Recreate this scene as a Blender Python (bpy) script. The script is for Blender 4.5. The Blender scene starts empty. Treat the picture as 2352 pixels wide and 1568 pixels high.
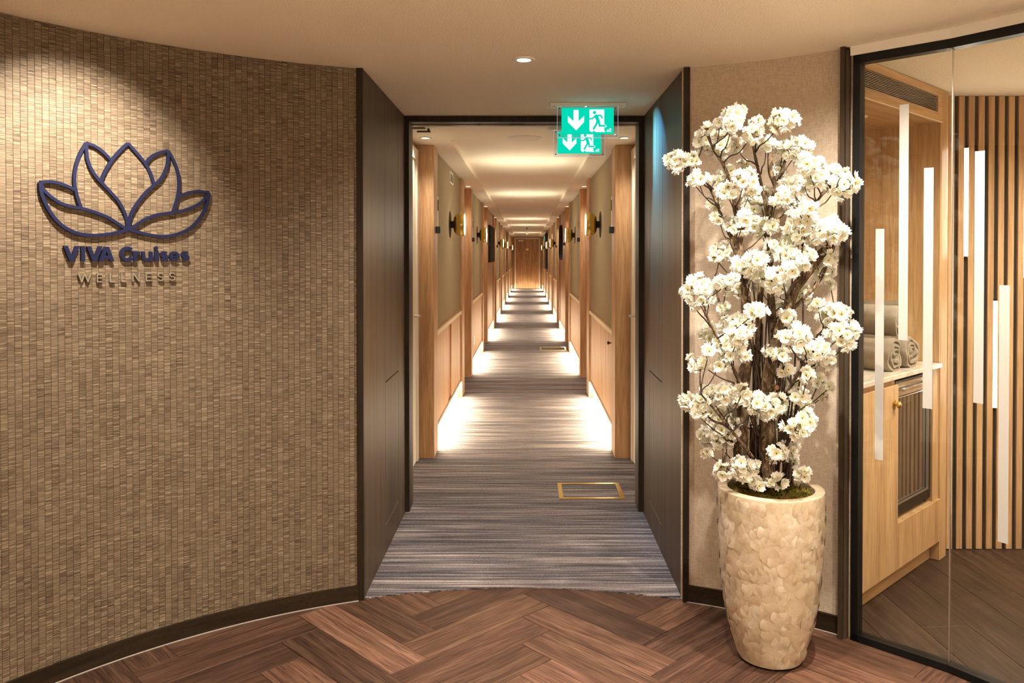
import bpy, bmesh, math, random
from mathutils import Vector, Matrix, Euler, noise

random.seed(7)
PI = math.pi
SC = bpy.context.scene
COL = SC.collection

# ------------------------------------------------------------------ camera, world, exposure
cam = bpy.data.cameras.new('camera')
cam_o = bpy.data.objects.new('camera', cam)
COL.objects.link(cam_o)
cam_o.location = (0, 0, 1.432)
cam_o.rotation_euler = (PI/2 - 0.0125, 0, 0)
cam.sensor_width = 36.0
cam.lens = 36.0*1870/2352
cam.shift_x = -36/2352
cam.shift_y = -175.6/2352
cam.clip_start = 0.05
SC.camera = cam_o

world = bpy.data.worlds.new('world')
SC.world = world
world.use_nodes = True
world.node_tree.nodes['Background'].inputs[0].default_value = (0.02, 0.017, 0.013, 1)
world.node_tree.nodes['Background'].inputs[1].default_value = 1.0

SC.view_settings.view_transform = 'Standard'
SC.view_settings.look = 'None'
SC.view_settings.gamma = 1.0
SC.view_settings.use_curve_mapping = False
SC.view_settings.exposure = 0.0
cy = SC.cycles
cy.use_denoising = True
cy.max_bounces = 9
cy.diffuse_bounces = 5
cy.glossy_bounces = 4
cy.transmission_bounces = 4
cy.transparent_max_bounces = 16
cy.caustics_reflective = False
cy.caustics_refractive = False
cy.sample_clamp_indirect = 6.0
cy.use_light_tree = True

# light levels (see the builders; rear lobby pair and blue lamp by the exit sign are added)
WARM = (1.0, 0.915, 0.78)
LOBBY_W = 205.0         # recessed spots in the lobby
CORR_W = 30.0           # recessed spots over the corridor niches
LED_W = 44.0            # strip under each wall panel
SCONCE_L = 105.0         # radiance of the sconce lenses
TUBE_L = 60.0           # radiance of the tubes in the slatted wall
SIGN_L = 1.0            # radiance of the backlit exit signs
SPA_W = 110.0

# ------------------------------------------------------------------ room constants
CX, CY, R = -0.035, 1.53, 1.95          # round lobby: centre and radius
HC = 2.2                                # ceiling height
XL, XR = -0.656, 0.613                  # faces of the corridor piers
NL, NR = -0.781, 0.741                  # niche walls
Y0, PITCH, BLK, NSEG = 5.70, 3.78, 2.75, 7
YEND = 34.5
def pol(phi, r, z=0.0):
    a = math.radians(phi)
    return Vector((CX + r*math.sin(a), CY + r*math.cos(a), z))

# traced shapes in wall angle (degrees) and height (m); blossom clusters and trunks in metres
EMBLEM=[[(-45.449,1.827),(-46.256,1.798),(-47.015,1.764),(-47.565,1.731),(-47.977,1.699),(-48.074,1.684)],[(-45.449,1.827),(-44.661,1.798),(-43.893,1.768),(-43.333,1.737),(-42.983,1.705),(-42.844,1.686)],[(-49.494,1.814),(-50.029,1.781),(-50.431,1.742),(-50.635,1.704),(-50.641,1.672),(-50.516,1.644),(-50.298,1.616),(-50.039,1.592)],[(-49.494,1.814),(-49.475,1.774),(-49.242,1.741),(-48.715,1.707),(-48.074,1.682),(-47.239,1.652),(-46.424,1.62),(-45.879,1.584),(-45.608,1.555),(-45.502,1.523)],[(-49.494,1.814),(-48.696,1.806),(-48.027,1.792),(-47.489,1.775),(-47.219,1.765)],[(-41.36,1.813),(-40.815,1.779),(-40.384,1.739),(-40.245,1.698),(-40.324,1.657),(-40.622,1.616),(-40.888,1.588)],[(-41.36,1.813),(-41.395,1.772),(-41.689,1.736),(-42.198,1.705),(-42.844,1.683),(-43.63,1.657),(-44.339,1.626),(-44.905,1.595),(-45.258,1.565),(-45.502,1.523)],[(-41.36,1.813),(-42.182,1.804),(-42.898,1.791),(-43.398,1.774),(-43.641,1.761)],[(-53.825,1.67),(-53.731,1.637),(-53.297,1.597),(-52.605,1.557),(-51.646,1.525),(-50.476,1.506),(-49.154,1.499),(-47.81,1.502),(-46.581,1.51),(-45.502,1.523)],[(-53.825,1.67),(-53.414,1.642),(-52.656,1.619),(-51.631,1.6),(-50.065,1.59),(-48.872,1.58),(-47.528,1.563),(-46.439,1.54),(-45.503,1.52)],[(-53.825,1.67),(-52.773,1.674),(-51.747,1.667),(-50.645,1.653)],[(-37.064,1.667),(-37.296,1.62),(-37.975,1.573),(-39.02,1.533),(-40.346,1.509),(-41.799,1.499),(-43.229,1.503),(-44.499,1.513),(-45.502,1.523)],[(-37.064,1.667),(-37.668,1.636),(-38.564,1.614),(-39.747,1.597),(-41.207,1.586),(-42.648,1.576),(-43.787,1.559),(-44.775,1.536),(-45.502,1.522)],[(-37.064,1.667),(-38.259,1.67),(-39.296,1.662),(-40.326,1.646)]]
CLUSTERS=[(0.705,2.78,1.905,0.04),(0.86,2.725,1.883,0.042),(0.678,2.877,1.897,0.022),(0.623,2.824,1.867,0.019),(0.681,2.715,1.866,0.026),(0.8,2.843,1.889,0.024),(0.648,2.992,1.85,0.04),(0.705,2.966,1.832,0.045),(0.754,2.981,1.834,0.034),(0.765,2.774,1.843,0.026),(0.848,2.894,1.828,0.028),(0.52,2.851,1.757,0.038),(0.572,2.828,1.76,0.027),(0.588,2.813,1.694,0.027),(0.566,2.837,1.691,0.016),(0.81,3.042,1.767,0.02),(0.921,2.986,1.738,0.029),(0.932,2.968,1.816,0.031),(0.972,2.935,1.8,0.045),(0.94,2.744,1.734,0.037),(0.936,2.781,1.807,0.027),(1.028,2.872,1.754,0.022),(1.094,2.859,1.682,0.046),(1.071,2.885,1.717,0.028),(0.994,2.948,1.701,0.034),(0.987,2.802,1.698,0.032),(0.929,2.888,1.673,0.03),(0.687,2.938,1.689,0.034),(0.717,2.901,1.73,0.019),(0.735,2.758,1.689,0.032),(0.786,2.87,1.661,0.03),(0.684,2.81,1.651,0.027),(0.875,3.045,1.657,0.029),(0.686,2.98,1.619,0.026),(0.684,2.91,1.559,0.025),(0.882,2.792,1.633,0.032),(0.97,2.98,1.613,0.034),(0.883,2.899,1.619,0.022),(0.824,3.025,1.598,0.04),(0.86,3.012,1.621,0.023),(0.719,2.883,1.541,0.022),(0.743,2.847,1.534,0.03),(0.828,2.918,1.531,0.036),(0.853,2.853,1.529,0.027),(0.733,2.751,1.557,0.026),(0.942,2.778,1.553,0.042),(1.038,2.897,1.53,0.033),(0.931,2.702,1.586,0.021),(1.06,2.795,1.511,0.037),(1.067,2.858,1.546,0.022),(0.997,2.829,1.496,0.032),(0.922,2.865,1.486,0.033),(0.868,2.864,1.464,0.027),(0.931,2.794,1.516,0.032),(0.716,3.009,1.442,0.034),(0.647,2.833,1.425,0.016),(0.743,2.847,1.393,0.03),(0.77,2.767,1.415,0.032),(0.854,2.93,1.425,0.022),(0.772,2.795,1.383,0.037),(0.894,2.81,1.431,0.032),(0.963,2.922,1.453,0.028),(0.959,2.779,1.431,0.021),(1.055,2.854,1.42,0.03),(1.047,2.906,1.375,0.039),(0.877,2.723,1.384,0.026),(0.914,2.708,1.405,0.021),(0.831,2.777,1.346,0.04),(0.835,2.981,1.334,0.034),(0.763,2.924,1.314,0.028),(0.699,2.78,1.346,0.021),(0.872,2.807,1.367,0.021),(0.595,2.829,1.307,0.046),(0.553,2.891,1.301,0.011),(0.661,2.799,1.34,0.021),(0.718,2.943,1.313,0.022),(0.957,2.987,1.305,0.029),(0.99,2.983,1.288,0.037),(0.981,2.906,1.286,0.028),(1.077,2.897,1.329,0.017),(0.761,2.697,1.245,0.028),(0.758,2.8,1.244,0.016),(0.947,3.027,1.24,0.023),(0.711,2.961,1.238,0.023),(0.743,2.846,1.186,0.043),(0.843,3.048,1.174,0.023),(0.72,2.927,1.179,0.028),(1.067,2.884,1.21,0.039),(1.076,2.819,1.232,0.032),(1.097,2.806,1.238,0.013),(1.121,2.823,1.177,0.027),(1.002,2.808,1.259,0.021),(0.903,2.817,1.216,0.022),(0.686,3.002,1.134,0.041),(0.699,2.816,1.121,0.043),(0.698,2.694,1.165,0.033),(0.625,2.8,1.1,0.023),(0.6,2.827,1.05,0.027),(0.596,2.962,1.056,0.012),(0.748,2.828,1.081,0.023),(0.695,2.8,1.085,0.023),(0.666,2.811,1.052,0.023),(0.861,3.063,1.06,0.03),(0.853,2.851,1.09,0.024),(0.875,2.761,1.151,0.023),(0.903,2.708,1.163,0.034),(0.988,2.798,1.1,0.042),(1.023,2.811,1.068,0.035),(0.973,2.891,1.097,0.032),(0.855,2.743,1.092,0.023),(1.078,2.794,1.155,0.046),(1.115,2.829,1.12,0.019),(0.88,2.775,1.042,0.023),(0.98,3.011,0.959,0.033),(0.939,2.724,1.026,0.023),(1.026,2.86,0.986,0.028),(0.93,2.957,0.975,0.024),(1.056,2.836,0.97,0.012),(1.061,2.912,0.926,0.01),(0.974,2.823,0.918,0.014),(0.923,2.763,0.952,0.027),(0.564,2.88,0.915,0.024),(0.594,2.798,0.914,0.031),(0.644,2.883,0.931,0.036),(0.683,2.845,0.945,0.039),(0.733,2.986,0.872,0.045),(0.697,2.973,0.849,0.041),(0.739,2.879,0.915,0.024),(0.579,2.797,0.884,0.015),(0.738,2.787,0.967,0.023),(0.783,2.782,0.925,0.035),(0.818,2.769,0.904,0.034),(0.85,2.774,0.919,0.031),(0.98,2.959,0.868,0.053),(0.935,2.73,0.874,0.034),(0.896,2.706,0.857,0.034),(0.947,3.011,0.808,0.033),(0.826,2.905,0.839,0.028),(0.681,3.008,0.759,0.041),(0.699,2.879,0.804,0.048),(0.77,3.032,0.779,0.025),(0.628,2.845,0.74,0.016),(0.854,2.973,0.726,0.037),(0.85,2.761,0.761,0.027),(0.922,2.855,0.746,0.031),(0.936,2.861,0.705,0.02),(0.852,2.829,0.721,0.016),(0.679,2.827,0.678,0.027),(0.738,2.813,0.701,0.031),(0.778,2.832,0.692,0.027),(0.75,2.828,0.666,0.023),(0.797,2.828,0.635,0.023),(0.874,2.825,0.647,0.027),(0.839,2.813,0.646,0.016),(0.956,2.812,0.67,0.023)]
TRUNKS=[[(0.843,2.85,0.644,0.0259),(0.838,2.852,0.723,0.0248),(0.843,2.854,0.802,0.0237),(0.839,2.855,0.896,0.0226),(0.845,2.857,0.991,0.0215),(0.855,2.859,1.069,0.0204),(0.9,2.861,1.201,0.0193),(0.922,2.863,1.267,0.0182),(0.95,2.865,1.327,0.0171),(0.995,2.866,1.381,0.016),(1.038,2.868,1.442,0.0149),(1.061,2.87,1.458,0.0138)],[(0.769,2.89,0.641,0.0247),(0.756,2.89,0.713,0.0236),(0.762,2.89,0.801,0.0225),(0.765,2.89,0.898,0.0214),(0.769,2.89,1.002,0.0202),(0.785,2.89,1.081,0.0191),(0.78,2.89,1.192,0.018),(0.776,2.89,1.254,0.0169),(0.771,2.89,1.316,0.0157),(0.754,2.89,1.42,0.0146),(0.732,2.89,1.475,0.0135),(0.737,2.89,1.508,0.0124)],[(0.945,2.95,0.633,0.0189),(0.937,2.95,0.715,0.018),(0.928,2.95,0.796,0.0171),(0.92,2.95,0.911,0.0161),(0.91,2.95,1.029,0.0152),(0.894,2.95,1.156,0.0143),(0.882,2.95,1.279,0.0133),(0.876,2.95,1.408,0.0124),(0.87,2.95,1.56,0.0115),(0.898,2.95,1.667,0.0105),(0.878,2.95,1.734,0.0096),(0.878,2.95,1.813,0.0087)],[(0.768,2.87,1.348,0.0123),(0.747,2.864,1.455,0.0115),(0.746,2.858,1.53,0.0107),(0.725,2.852,1.606,0.0099),(0.727,2.846,1.652,0.0091),(0.721,2.84,1.675,0.0084)],[(0.846,2.84,0.963,0.0106),(0.852,2.82,0.973,0.0094),(0.858,2.8,0.975,0.0082)],[(0.825,2.94,0.62,0.0173),(0.82,2.936,0.779,0.0157),(0.826,2.932,0.937,0.0141),(0.829,2.928,1.095,0.0125),(0.834,2.924,1.252,0.0109),(0.843,2.92,1.377,0.0094)]]
BOUGHS=[[(0.867,2.94,1.561,0.0063),(0.837,2.923,1.69,0.0053),(0.808,2.907,1.797,0.0044),(0.787,2.89,1.871,0.0034)],[(0.728,2.85,1.645,0.0061),(0.691,2.857,1.737,0.0052),(0.654,2.863,1.799,0.0043),(0.633,2.87,1.85,0.0034)],[(0.892,2.95,1.661,0.0063),(0.924,2.943,1.754,0.0054),(0.941,2.937,1.832,0.0044),(0.943,2.93,1.878,0.0034)],[(0.952,2.87,1.326,0.0069),(0.968,2.857,1.501,0.0058),(1.003,2.843,1.607,0.0047),(1.043,2.83,1.663,0.0036)],[(0.754,2.89,1.42,0.0062),(0.686,2.9,1.579,0.0053),(0.642,2.91,1.688,0.0044),(0.589,2.92,1.752,0.0034)],[(0.902,2.89,1.2,0.007),(0.967,2.877,1.27,0.0058),(1.031,2.863,1.348,0.0047),(1.071,2.85,1.47,0.0037)],[(0.804,2.84,0.8,0.0068),(0.738,2.823,0.986,0.0057),(0.673,2.807,1.109,0.0047),(0.594,2.79,1.26,0.0036)],[(0.888,2.89,0.851,0.007),(0.951,2.873,1.009,0.0058),(1.022,2.857,1.149,0.0047),(1.091,2.84,1.212,0.0036)],[(0.789,2.84,0.724,0.0061),(0.722,2.817,0.805,0.0051),(0.656,2.793,0.885,0.0042),(0.591,2.77,0.957,0.0033)],[(0.884,2.85,0.706,0.0061),(0.913,2.823,0.804,0.0051),(0.926,2.797,0.885,0.0042),(0.929,2.77,0.935,0.0033)],[(0.877,2.83,0.894,0.0061),(0.915,2.81,0.988,0.0051),(0.961,2.79,1.066,0.0042),(0.991,2.77,1.113,0.0033)],[(0.802,2.95,1.092,0.0063),(0.758,2.963,1.154,0.0054),(0.714,2.977,1.217,0.0045),(0.684,2.99,1.344,0.0035)],[(0.749,2.86,0.75,0.0054),(0.699,2.847,0.783,0.0046),(0.681,2.833,0.71,0.0038),(0.67,2.82,0.691,0.003)]]

# ------------------------------------------------------------------ tagging helpers
def tag(o, label=None, cat=None, group=None, kind=None):
    if label: o['label'] = label
    if cat: o['category'] = cat
    if group: o['group'] = group
    if kind: o['kind'] = kind
    return o
def empty(name, loc=(0, 0, 0), rz=0.0, parent=None):
    o = bpy.data.objects.new(name, None)
    o.empty_display_size = 0.1
    o.location = loc
    o.rotation_euler = (0, 0, rz)
    if parent: o.parent = parent
    COL.objects.link(o)
    return o
def thing(name, label, cat, loc=(0, 0, 0), rz=0.0, group=None):
    return tag(empty(name, loc, rz), label, cat, group)
def copy_tree(o, parent=None):
    c = o.copy()
    COL.objects.link(c)
    if parent is not None: c.parent = parent
    for ch in list(KIDS.get(o.name, ())):
        d = copy_tree(ch, c)
        KIDS.setdefault(c.name, []).append(d)
    return c
KIDS = {}

class MB:
    """collects shapes into one mesh"""
    def __init__(s):
        s.v = []; s.f = []; s.m = []; s.c = None; s.cur = 0
    def add(s, vs, fs):
        n = len(s.v)
        s.v += [tuple(p) for p in vs]
        s.f += [tuple(i+n for i in f) for f in fs]
        s.m += [s.cur]*len(fs)
    def box(s, x0, x1, y0, y1, z0, z1, ch=0.0):
        if ch <= 0:
            vs = [(x0,y0,z0),(x1,y0,z0),(x1,y1,z0),(x0,y1,z0),(x0,y0,z1),(x1,y0,z1),(x1,y1,z1),(x0,y1,z1)]
            s.add(vs, [(3,2,1,0),(4,5,6,7),(0,1,5,4),(1,2,6,5),(2,3,7,6),(3,0,4,7)])
            return s
        bm = bmesh.new()
        bmesh.ops.create_cube(bm, size=1.0)
        for v in bm.verts:
            v.co = Vector(((x0+x1)/2 + v.co.x*(x1-x0), (y0+y1)/2 + v.co.y*(y1-y0), (z0+z1)/2 + v.co.z*(z1-z0)))
        bmesh.ops.bevel(bm, geom=bm.edges[:], offset=ch, segments=1, affect='EDGES', profile=0.5)
        bm.verts.index_update()
        s.add([v.co.copy() for v in bm.verts], [[v.index for v in f.verts] for f in bm.faces])
        bm.free()
        return s
    def prism(s, poly, z0, z1, ax='z', rev=False):
        """poly in the plane across the axis, extruded along it"""
        def P(a, b, c):
            return (a, b, c) if ax == 'z' else ((c, a, b) if ax == 'x' else (a, c, b))
        n = len(poly)
        vs = [P(a, b, z0) for a, b in poly] + [P(a, b, z1) for a, b in poly]
        fs = [tuple(range(n-1, -1, -1)), tuple(range(n, 2*n))]
        fs += [(i, (i+1) % n, n+(i+1) % n, n+i) for i in range(n)]
        s.add(vs, fs)
        return s
    def lathe(s, prof, n=32, ax='z', cap0=False, cap1=False, a0=0.0):
        vs = []
        for r, h in prof:
            for i in range(n):
                a = a0 + 2*PI*i/n
                c, d = r*math.cos(a), r*math.sin(a)
                vs.append((c, d, h) if ax == 'z' else ((h, c, d) if ax == 'x' else (d, h, c)))
        fs = []
        for k in range(len(prof)-1):
            for i in range(n):
                j = (i+1) % n
                fs.append((k*n+i, k*n+j, (k+1)*n+j, (k+1)*n+i))
        if cap0: fs.append(tuple(range(n-1, -1, -1)))
        if cap1: fs.append(tuple((len(prof)-1)*n+i for i in range(n)))
        s.add(vs, fs)
        return s
    def tube(s, pts, rad, n=6, cap=True, wob=0.0):
        pts = [Vector(p) for p in pts]
        if not hasattr(rad, '__len__'): rad = [rad]*len(pts)
        vs = []
        up = Vector((0.31, 0.17, 0.93)).normalized()
        for i, p in enumerate(pts):
            t = (pts[min(i+1, len(pts)-1)] - pts[max(i-1, 0)])
            if t.length < 1e-9: t = Vector((0, 0, 1))
            t.normalize()
            u = t.cross(up)
            if u.length < 0.05: u = t.cross(Vector((1, 0, 0)))
            u.normalize(); w = t.cross(u)
            for k in range(n):
                a = 2*PI*k/n
                rr = rad[i]*(1 + (wob*noise.noise(p*23 + Vector((k*1.7, 0, 0))) if wob else 0))
                vs.append(p + u*(rr*math.cos(a)) + w*(rr*math.sin(a)))
        fs = []
        for i in range(len(pts)-1):
            for k in range(n):
                j = (k+1) % n
                fs.append((i*n+k, i*n+j, (i+1)*n+j, (i+1)*n+k))
        if cap:
            fs.append(tuple(range(n-1, -1, -1)))
            fs.append(tuple((len(pts)-1)*n+k for k in range(n)))
        s.add(vs, fs)
        return s
    def mesh(s, name, mats, smooth=False):
        me = bpy.data.meshes.new(name)
        me.from_pydata(s.v, [], s.f)
        if not isinstance(mats, (list, tuple)): mats = [mats]
        for m in mats: me.materials.append(m)
        if len(mats) > 1: me.polygons.foreach_set('material_index', s.m)
        bm = bmesh.new(); bm.from_mesh(me)
        bmesh.ops.recalc_face_normals(bm, faces=bm.faces[:])
        bm.to_mesh(me); bm.free()
        if smooth:
            me.polygons.foreach_set('use_smooth', [True]*len(me.polygons))
            try: me.set_sharp_from_angle(angle=math.radians(smooth if smooth is not True else 40))
            except Exception: pass
        me.update()
        return me
    def obj(s, name, mats, parent=None, smooth=False, loc=None):
        return link(name, s.mesh(name, mats, smooth), parent, loc)
def link(name, me, parent=None, loc=None, rot=None):
    o = bpy.data.objects.new(name, me)
    COL.objects.link(o)
    if parent is not None:
        o.parent = parent
        KIDS.setdefault(parent.name, []).append(o)
    if loc is not None: o.location = loc
    if rot is not None: o.rotation_euler = rot
    return o

def smooth_path(pts, sub=6):
    """Catmull-Rom through 2-D or 3-D points"""
    P = [Vector(p) for p in pts]
    if len(P) < 3: return P
    P = [P[0]*2-P[1]] + P + [P[-1]*2-P[-2]]
    out = []
    for i in range(1, len(P)-2):
        a, b, c, d = P[i-1:i+3]
        for k in range(sub):
            t = k/sub
            out.append(0.5*((2*b) + (c-a)*t + (2*a-5*b+4*c-d)*t*t + (3*b-a-3*c+d)*t**3))
    out.append(P[-2])
    return out
def stroke(mb, pts, w, put, d0, d1, w1=None):
    """a band of width w along 2-D points, as a solid from depth d0 to d1; put(x, y, depth) gives the 3-D point"""
    pts = [Vector(p) for p in pts]
    n = len(pts)
    vs = []
    for i, p in enumerate(pts):
        ww = w if w1 is None else w + (w1-w)*i/(n-1)
        t0 = (p-pts[i-1]).normalized() if i else (pts[1]-p).normalized()
        t1 = (pts[i+1]-p).normalized() if i < n-1 else t0
        t = (t0+t1)
        t = t.normalized() if t.length > 1e-6 else t0
        k = 1/max(0.45, t.dot(t1))
        nx, ny = -t.y*ww/2*k, t.x*ww/2*k
        for sx, d in ((1, d1), (-1, d1), (-1, d0), (1, d0)):
            vs.append(put(p.x+sx*nx, p.y+sx*ny, d))
    fs = []
    for i in range(n-1):
        for k in range(4):
            j = (k+1) % 4
            fs.append((i*4+k, i*4+j, (i+1)*4+j, (i+1)*4+k))
    fs.append((3, 2, 1, 0)); e = (n-1)*4
    fs.append((e, e+1, e+2, e+3))
    mb.add(vs, fs)
def plate(mb, poly, put, d0, d1):
    n = len(poly)
    vs = [put(x, y, d0) for x, y in poly] + [put(x, y, d1) for x, y in poly]
    fs = [tuple(range(n-1, -1, -1)), tuple(range(n, 2*n))] + [(i, (i+1) % n, n+(i+1) % n, n+i) for i in range(n)]
    mb.add(vs, fs)

# ------------------------------------------------------------------ materials
class NT:
    def __init__(s, name):
        s.m = bpy.data.materials.new(name); s.m.use_nodes = True
        s.t = s.m.node_tree; s.b = s.t.nodes['Principled BSDF']; s.out = s.t.nodes['Material Output']
    def n(s, typ, **kw):
        nd = s.t.nodes.new('ShaderNode'+typ)
        for k, v in kw.items(): setattr(nd, k, v)
        return nd
    def l(s, a, b): s.t.links.new(a, b)
    def coords(s, scale, rnd=True, kind='Object', rot=None):
        tc = s.n('TexCoord'); mp = s.n('Mapping')
        mp.inputs['Scale'].default_value = scale
        if rot: mp.inputs['Rotation'].default_value = rot
        if rnd:
            oi = s.n('ObjectInfo'); va = s.n('VectorMath', operation='ADD'); vm = s.n('VectorMath', operation='SCALE')
            cb = s.n('CombineXYZ')
            s.l(oi.outputs['Random'], cb.inputs[0]); s.l(oi.outputs['Random'], cb.inputs[1]); s.l(oi.outputs['Random'], cb.inputs[2])
            s.l(cb.outputs[0], vm.inputs[0]); vm.inputs['Scale'].default_value = 37.0
            s.l(tc.outputs[kind], va.inputs[0]); s.l(vm.outputs[0], va.inputs[1]); s.l(va.outputs[0], mp.inputs[0])
        else:
            s.l(tc.outputs[kind], mp.inputs[0])
        return mp.outputs[0]
    def noise(s, vec, scale=1.0, detail=3.0, rough=0.55, dist=0.0):
        nd = s.n('TexNoise')
        nd.inputs['Scale'].default_value = scale; nd.inputs['Detail'].default_value = detail
        nd.inputs['Roughness'].default_value = rough; nd.inputs['Distortion'].default_value = dist
        s.l(vec, nd.inputs['Vector'])
        return nd.outputs['Fac']
    def ramp(s, fac, stops):
        nd = s.n('ValToRGB'); e = nd.color_ramp.elements
        while len(e) < len(stops): e.new(0.5)
        for i, (p, c) in enumerate(stops):
            e[i].position = p; e[i].color = (*c, 1) if len(c) == 3 else c
        s.l(fac, nd.inputs[0])
        return nd.outputs[0]
    def mix(s, fac, a, b, mode='MIX'):
        nd = s.n('Mix', data_type='RGBA', blend_type=mode)
        for i, v in ((0, fac), (6, a), (7, b)):
            if hasattr(v, 'is_linked'): s.l(v, nd.inputs[i])
            elif i == 0: nd.inputs[0].default_value = v
            else: nd.inputs[i].default_value = (*v, 1)
        return nd.outputs[2]
    def math(s, op, a, b=None, c=None):
        nd = s.n('Math', operation=op)
        for i, v in enumerate((a, b, c)):
            if v is None: continue
            if hasattr(v, 'is_linked'): s.l(v, nd.inputs[i])
            else: nd.inputs[i].default_value = v
        return nd.outputs[0]
    def bump(s, h, strength=0.3, dist=0.002):
        nd = s.n('Bump'); nd.inputs['Strength'].default_value = strength; nd.inputs['Distance'].default_value = dist
        s.l(h, nd.inputs['Height']); s.l(nd.outputs[0], s.b.inputs['Normal'])
    def set(s, col=None, rough=None, metal=None, spec=None):
        if col is not None:
            if hasattr(col, 'is_linked'): s.l(col, s.b.inputs['Base Color'])
            else: s.b.inputs['Base Color'].default_value = (*col, 1)
        if rough is not None:
            if hasattr(rough, 'is_linked'): s.l(rough, s.b.inputs['Roughness'])
            else: s.b.inputs['Roughness'].default_value = rough
        if metal is not None: s.b.inputs['Metallic'].default_value = metal
        if spec is not None: s.b.inputs['Specular IOR Level'].default_value = spec
        return s.m

def plain(name, col, rough=0.5, metal=0.0, spec=0.5, var=0.0, nscale=40.0):
    t = NT(name)
    c = col
    if var:
        f = t.noise(t.coords((1, 1, 1)), nscale, 4)
        c = t.mix(f, tuple(x*(1-var) for x in col), tuple(min(1, x*(1+var)) for x in col))
    return t.set(c, rough, metal, spec)
def wood(name, dark, mid, light, scale=(28, 28, 1.6), rough=0.45, spec=0.4, knots=0.0, tint=0.0, streak=0.42):
    """grain runs along the axis with the small scale"""
    t = NT(name)
    v = t.coords(scale)
    f1 = t.noise(v, 1.0, 4, 0.6, 0.6)
    ax = [i for i in range(3) if scale[i] == min(scale)][0]
    sc2 = [max(scale)*6]*3; sc2[ax] = scale[ax]*4
    f2 = t.noise(t.coords(tuple(sc2)), 1.0, 3, 0.6)
    c = t.ramp(f1, [(0.30, dark), (0.5, mid), (0.72, light)])
    c = t.mix(t.math('MULTIPLY', t.ramp(f2, [(0.35, (1, 1, 1)), (0.55, (0, 0, 0))]), streak), c, tuple(x*0.62 for x in dark))
    if knots:
        vo = t.n('TexVoronoi'); sk = [5.0]*3; sk[ax] = 1.4
        t.l(t.coords(tuple(sk)), vo.inputs['Vector']); vo.inputs['Scale'].default_value = 1.0
        k = t.ramp(vo.outputs['Distance'], [(0.0, (1, 1, 1)), (0.09, (0, 0, 0))])
        c = t.mix(t.math('MULTIPLY', k, knots), c, tuple(x*0.35 for x in dark))
    if tint:
        oi = t.n('ObjectInfo')
        g = t.math('ADD', t.math('MULTIPLY', oi.outputs['Random'], 2*tint), 1-tint)
        cb = t.n('CombineXYZ')
        for i in range(3): t.l(g, cb.inputs[i])
        c = t.mix(1.0, c, cb.outputs[0], 'MULTIPLY')
        c = t.mix(1.0, c, oi.outputs['Color'], 'MULTIPLY')
    t.bump(f2, 0.12, 0.0008)
    return t.set(c, rough, 0, spec)
def emit(name, col, strength):
    t = NT(name)
    t.t.nodes.remove(t.b)
    e = t.n('Emission'); e.inputs[0].default_value = (*col, 1); e.inputs[1].default_value = strength
    t.l(e.outputs[0], t.out.inputs[0])
    return t.m
def thin_glass(name, tint=(1, 1, 1), ior=1.5, boost=1.0, rough=0.0):
    t = NT(name)
    t.t.nodes.remove(t.b)
    fr = t.n('Fresnel'); fr.inputs[0].default_value = ior
    tr = t.n('BsdfTransparent'); tr.inputs[0].default_value = (*tint, 1)
    gl = t.n('BsdfGlossy'); gl.inputs['Roughness'].default_value = rough
    mx = t.n('MixShader')
    t.l(t.math('MULTIPLY', fr.outputs[0], boost), mx.inputs[0]); t.l(tr.outputs[0], mx.inputs[1]); t.l(gl.outputs[0], mx.inputs[2])
    t.l(mx.outputs[0], t.out.inputs[0])
    return t.m

M = {}
M['oak'] = wood('pale_oak', (0.34, 0.17, 0.072), (0.49, 0.275, 0.13), (0.61, 0.385, 0.21), (16, 16, 1.3), 0.42, 0.35, 0.5)
M['oak_x'] = wood('pale_oak_lying', (0.34, 0.17, 0.072), (0.49, 0.275, 0.13), (0.61, 0.385, 0.21), (1.3, 16, 16), 0.42, 0.35, 0.3)
M['cab_oak'] = wood('cabinet_oak', (0.35, 0.195, 0.09), (0.49, 0.295, 0.145), (0.57, 0.37, 0.195), (16, 16, 1.3), 0.42, 0.3, 0.5)
M['cab_oak_x'] = wood('cabinet_oak_lying', (0.35, 0.195, 0.09), (0.49, 0.295, 0.145), (0.57, 0.37, 0.195), (1.3, 16, 16), 0.42, 0.3, 0.3)
M['oak_y'] = wood('pale_oak_rail', (0.34, 0.17, 0.072), (0.49, 0.275, 0.13), (0.61, 0.385, 0.21), (16, 1.3, 16), 0.42, 0.35)
M['red_wood'] = wood('reddish_wood', (0.22, 0.07, 0.025), (0.34, 0.12, 0.045), (0.42, 0.17, 0.07), (16, 16, 1.3), 0.45)
M['brown_wood'] = wood('mid_brown_wood', (0.17, 0.085, 0.03), (0.26, 0.14, 0.055), (0.34, 0.19, 0.08), (16, 1.3, 16), 0.5)
M['slat_oak'] = wood('slat_oak', (0.34, 0.19, 0.09), (0.47, 0.28, 0.145), (0.57, 0.36, 0.20), (30, 30, 1.5), 0.5, 0.3, 0.0, 0.10)
M['dark'] = wood('dark_stained_oak', (0.040, 0.023, 0.011), (0.068, 0.040, 0.020), (0.098, 0.060, 0.031), (22, 22, 1.2), 0.42, 0.18, 0.0, 0.06)
M['post'] = wood('dark_post', (0.030, 0.019, 0.011), (0.046, 0.030, 0.018), (0.062, 0.041, 0.025), (22, 22, 1.2), 0.4, 0.3)
M['dark_edge'] = wood('dark_stained_edge', (0.014, 0.009, 0.005), (0.024, 0.016, 0.009), (0.034, 0.022, 0.013), (22, 22, 1.2), 0.45, 0.15)
M['plinth'] = wood('plinth_wood', (0.013, 0.008, 0.004), (0.022, 0.013, 0.007), (0.033, 0.020, 0.011), (3, 3, 30), 0.45, 0.15)
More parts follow.
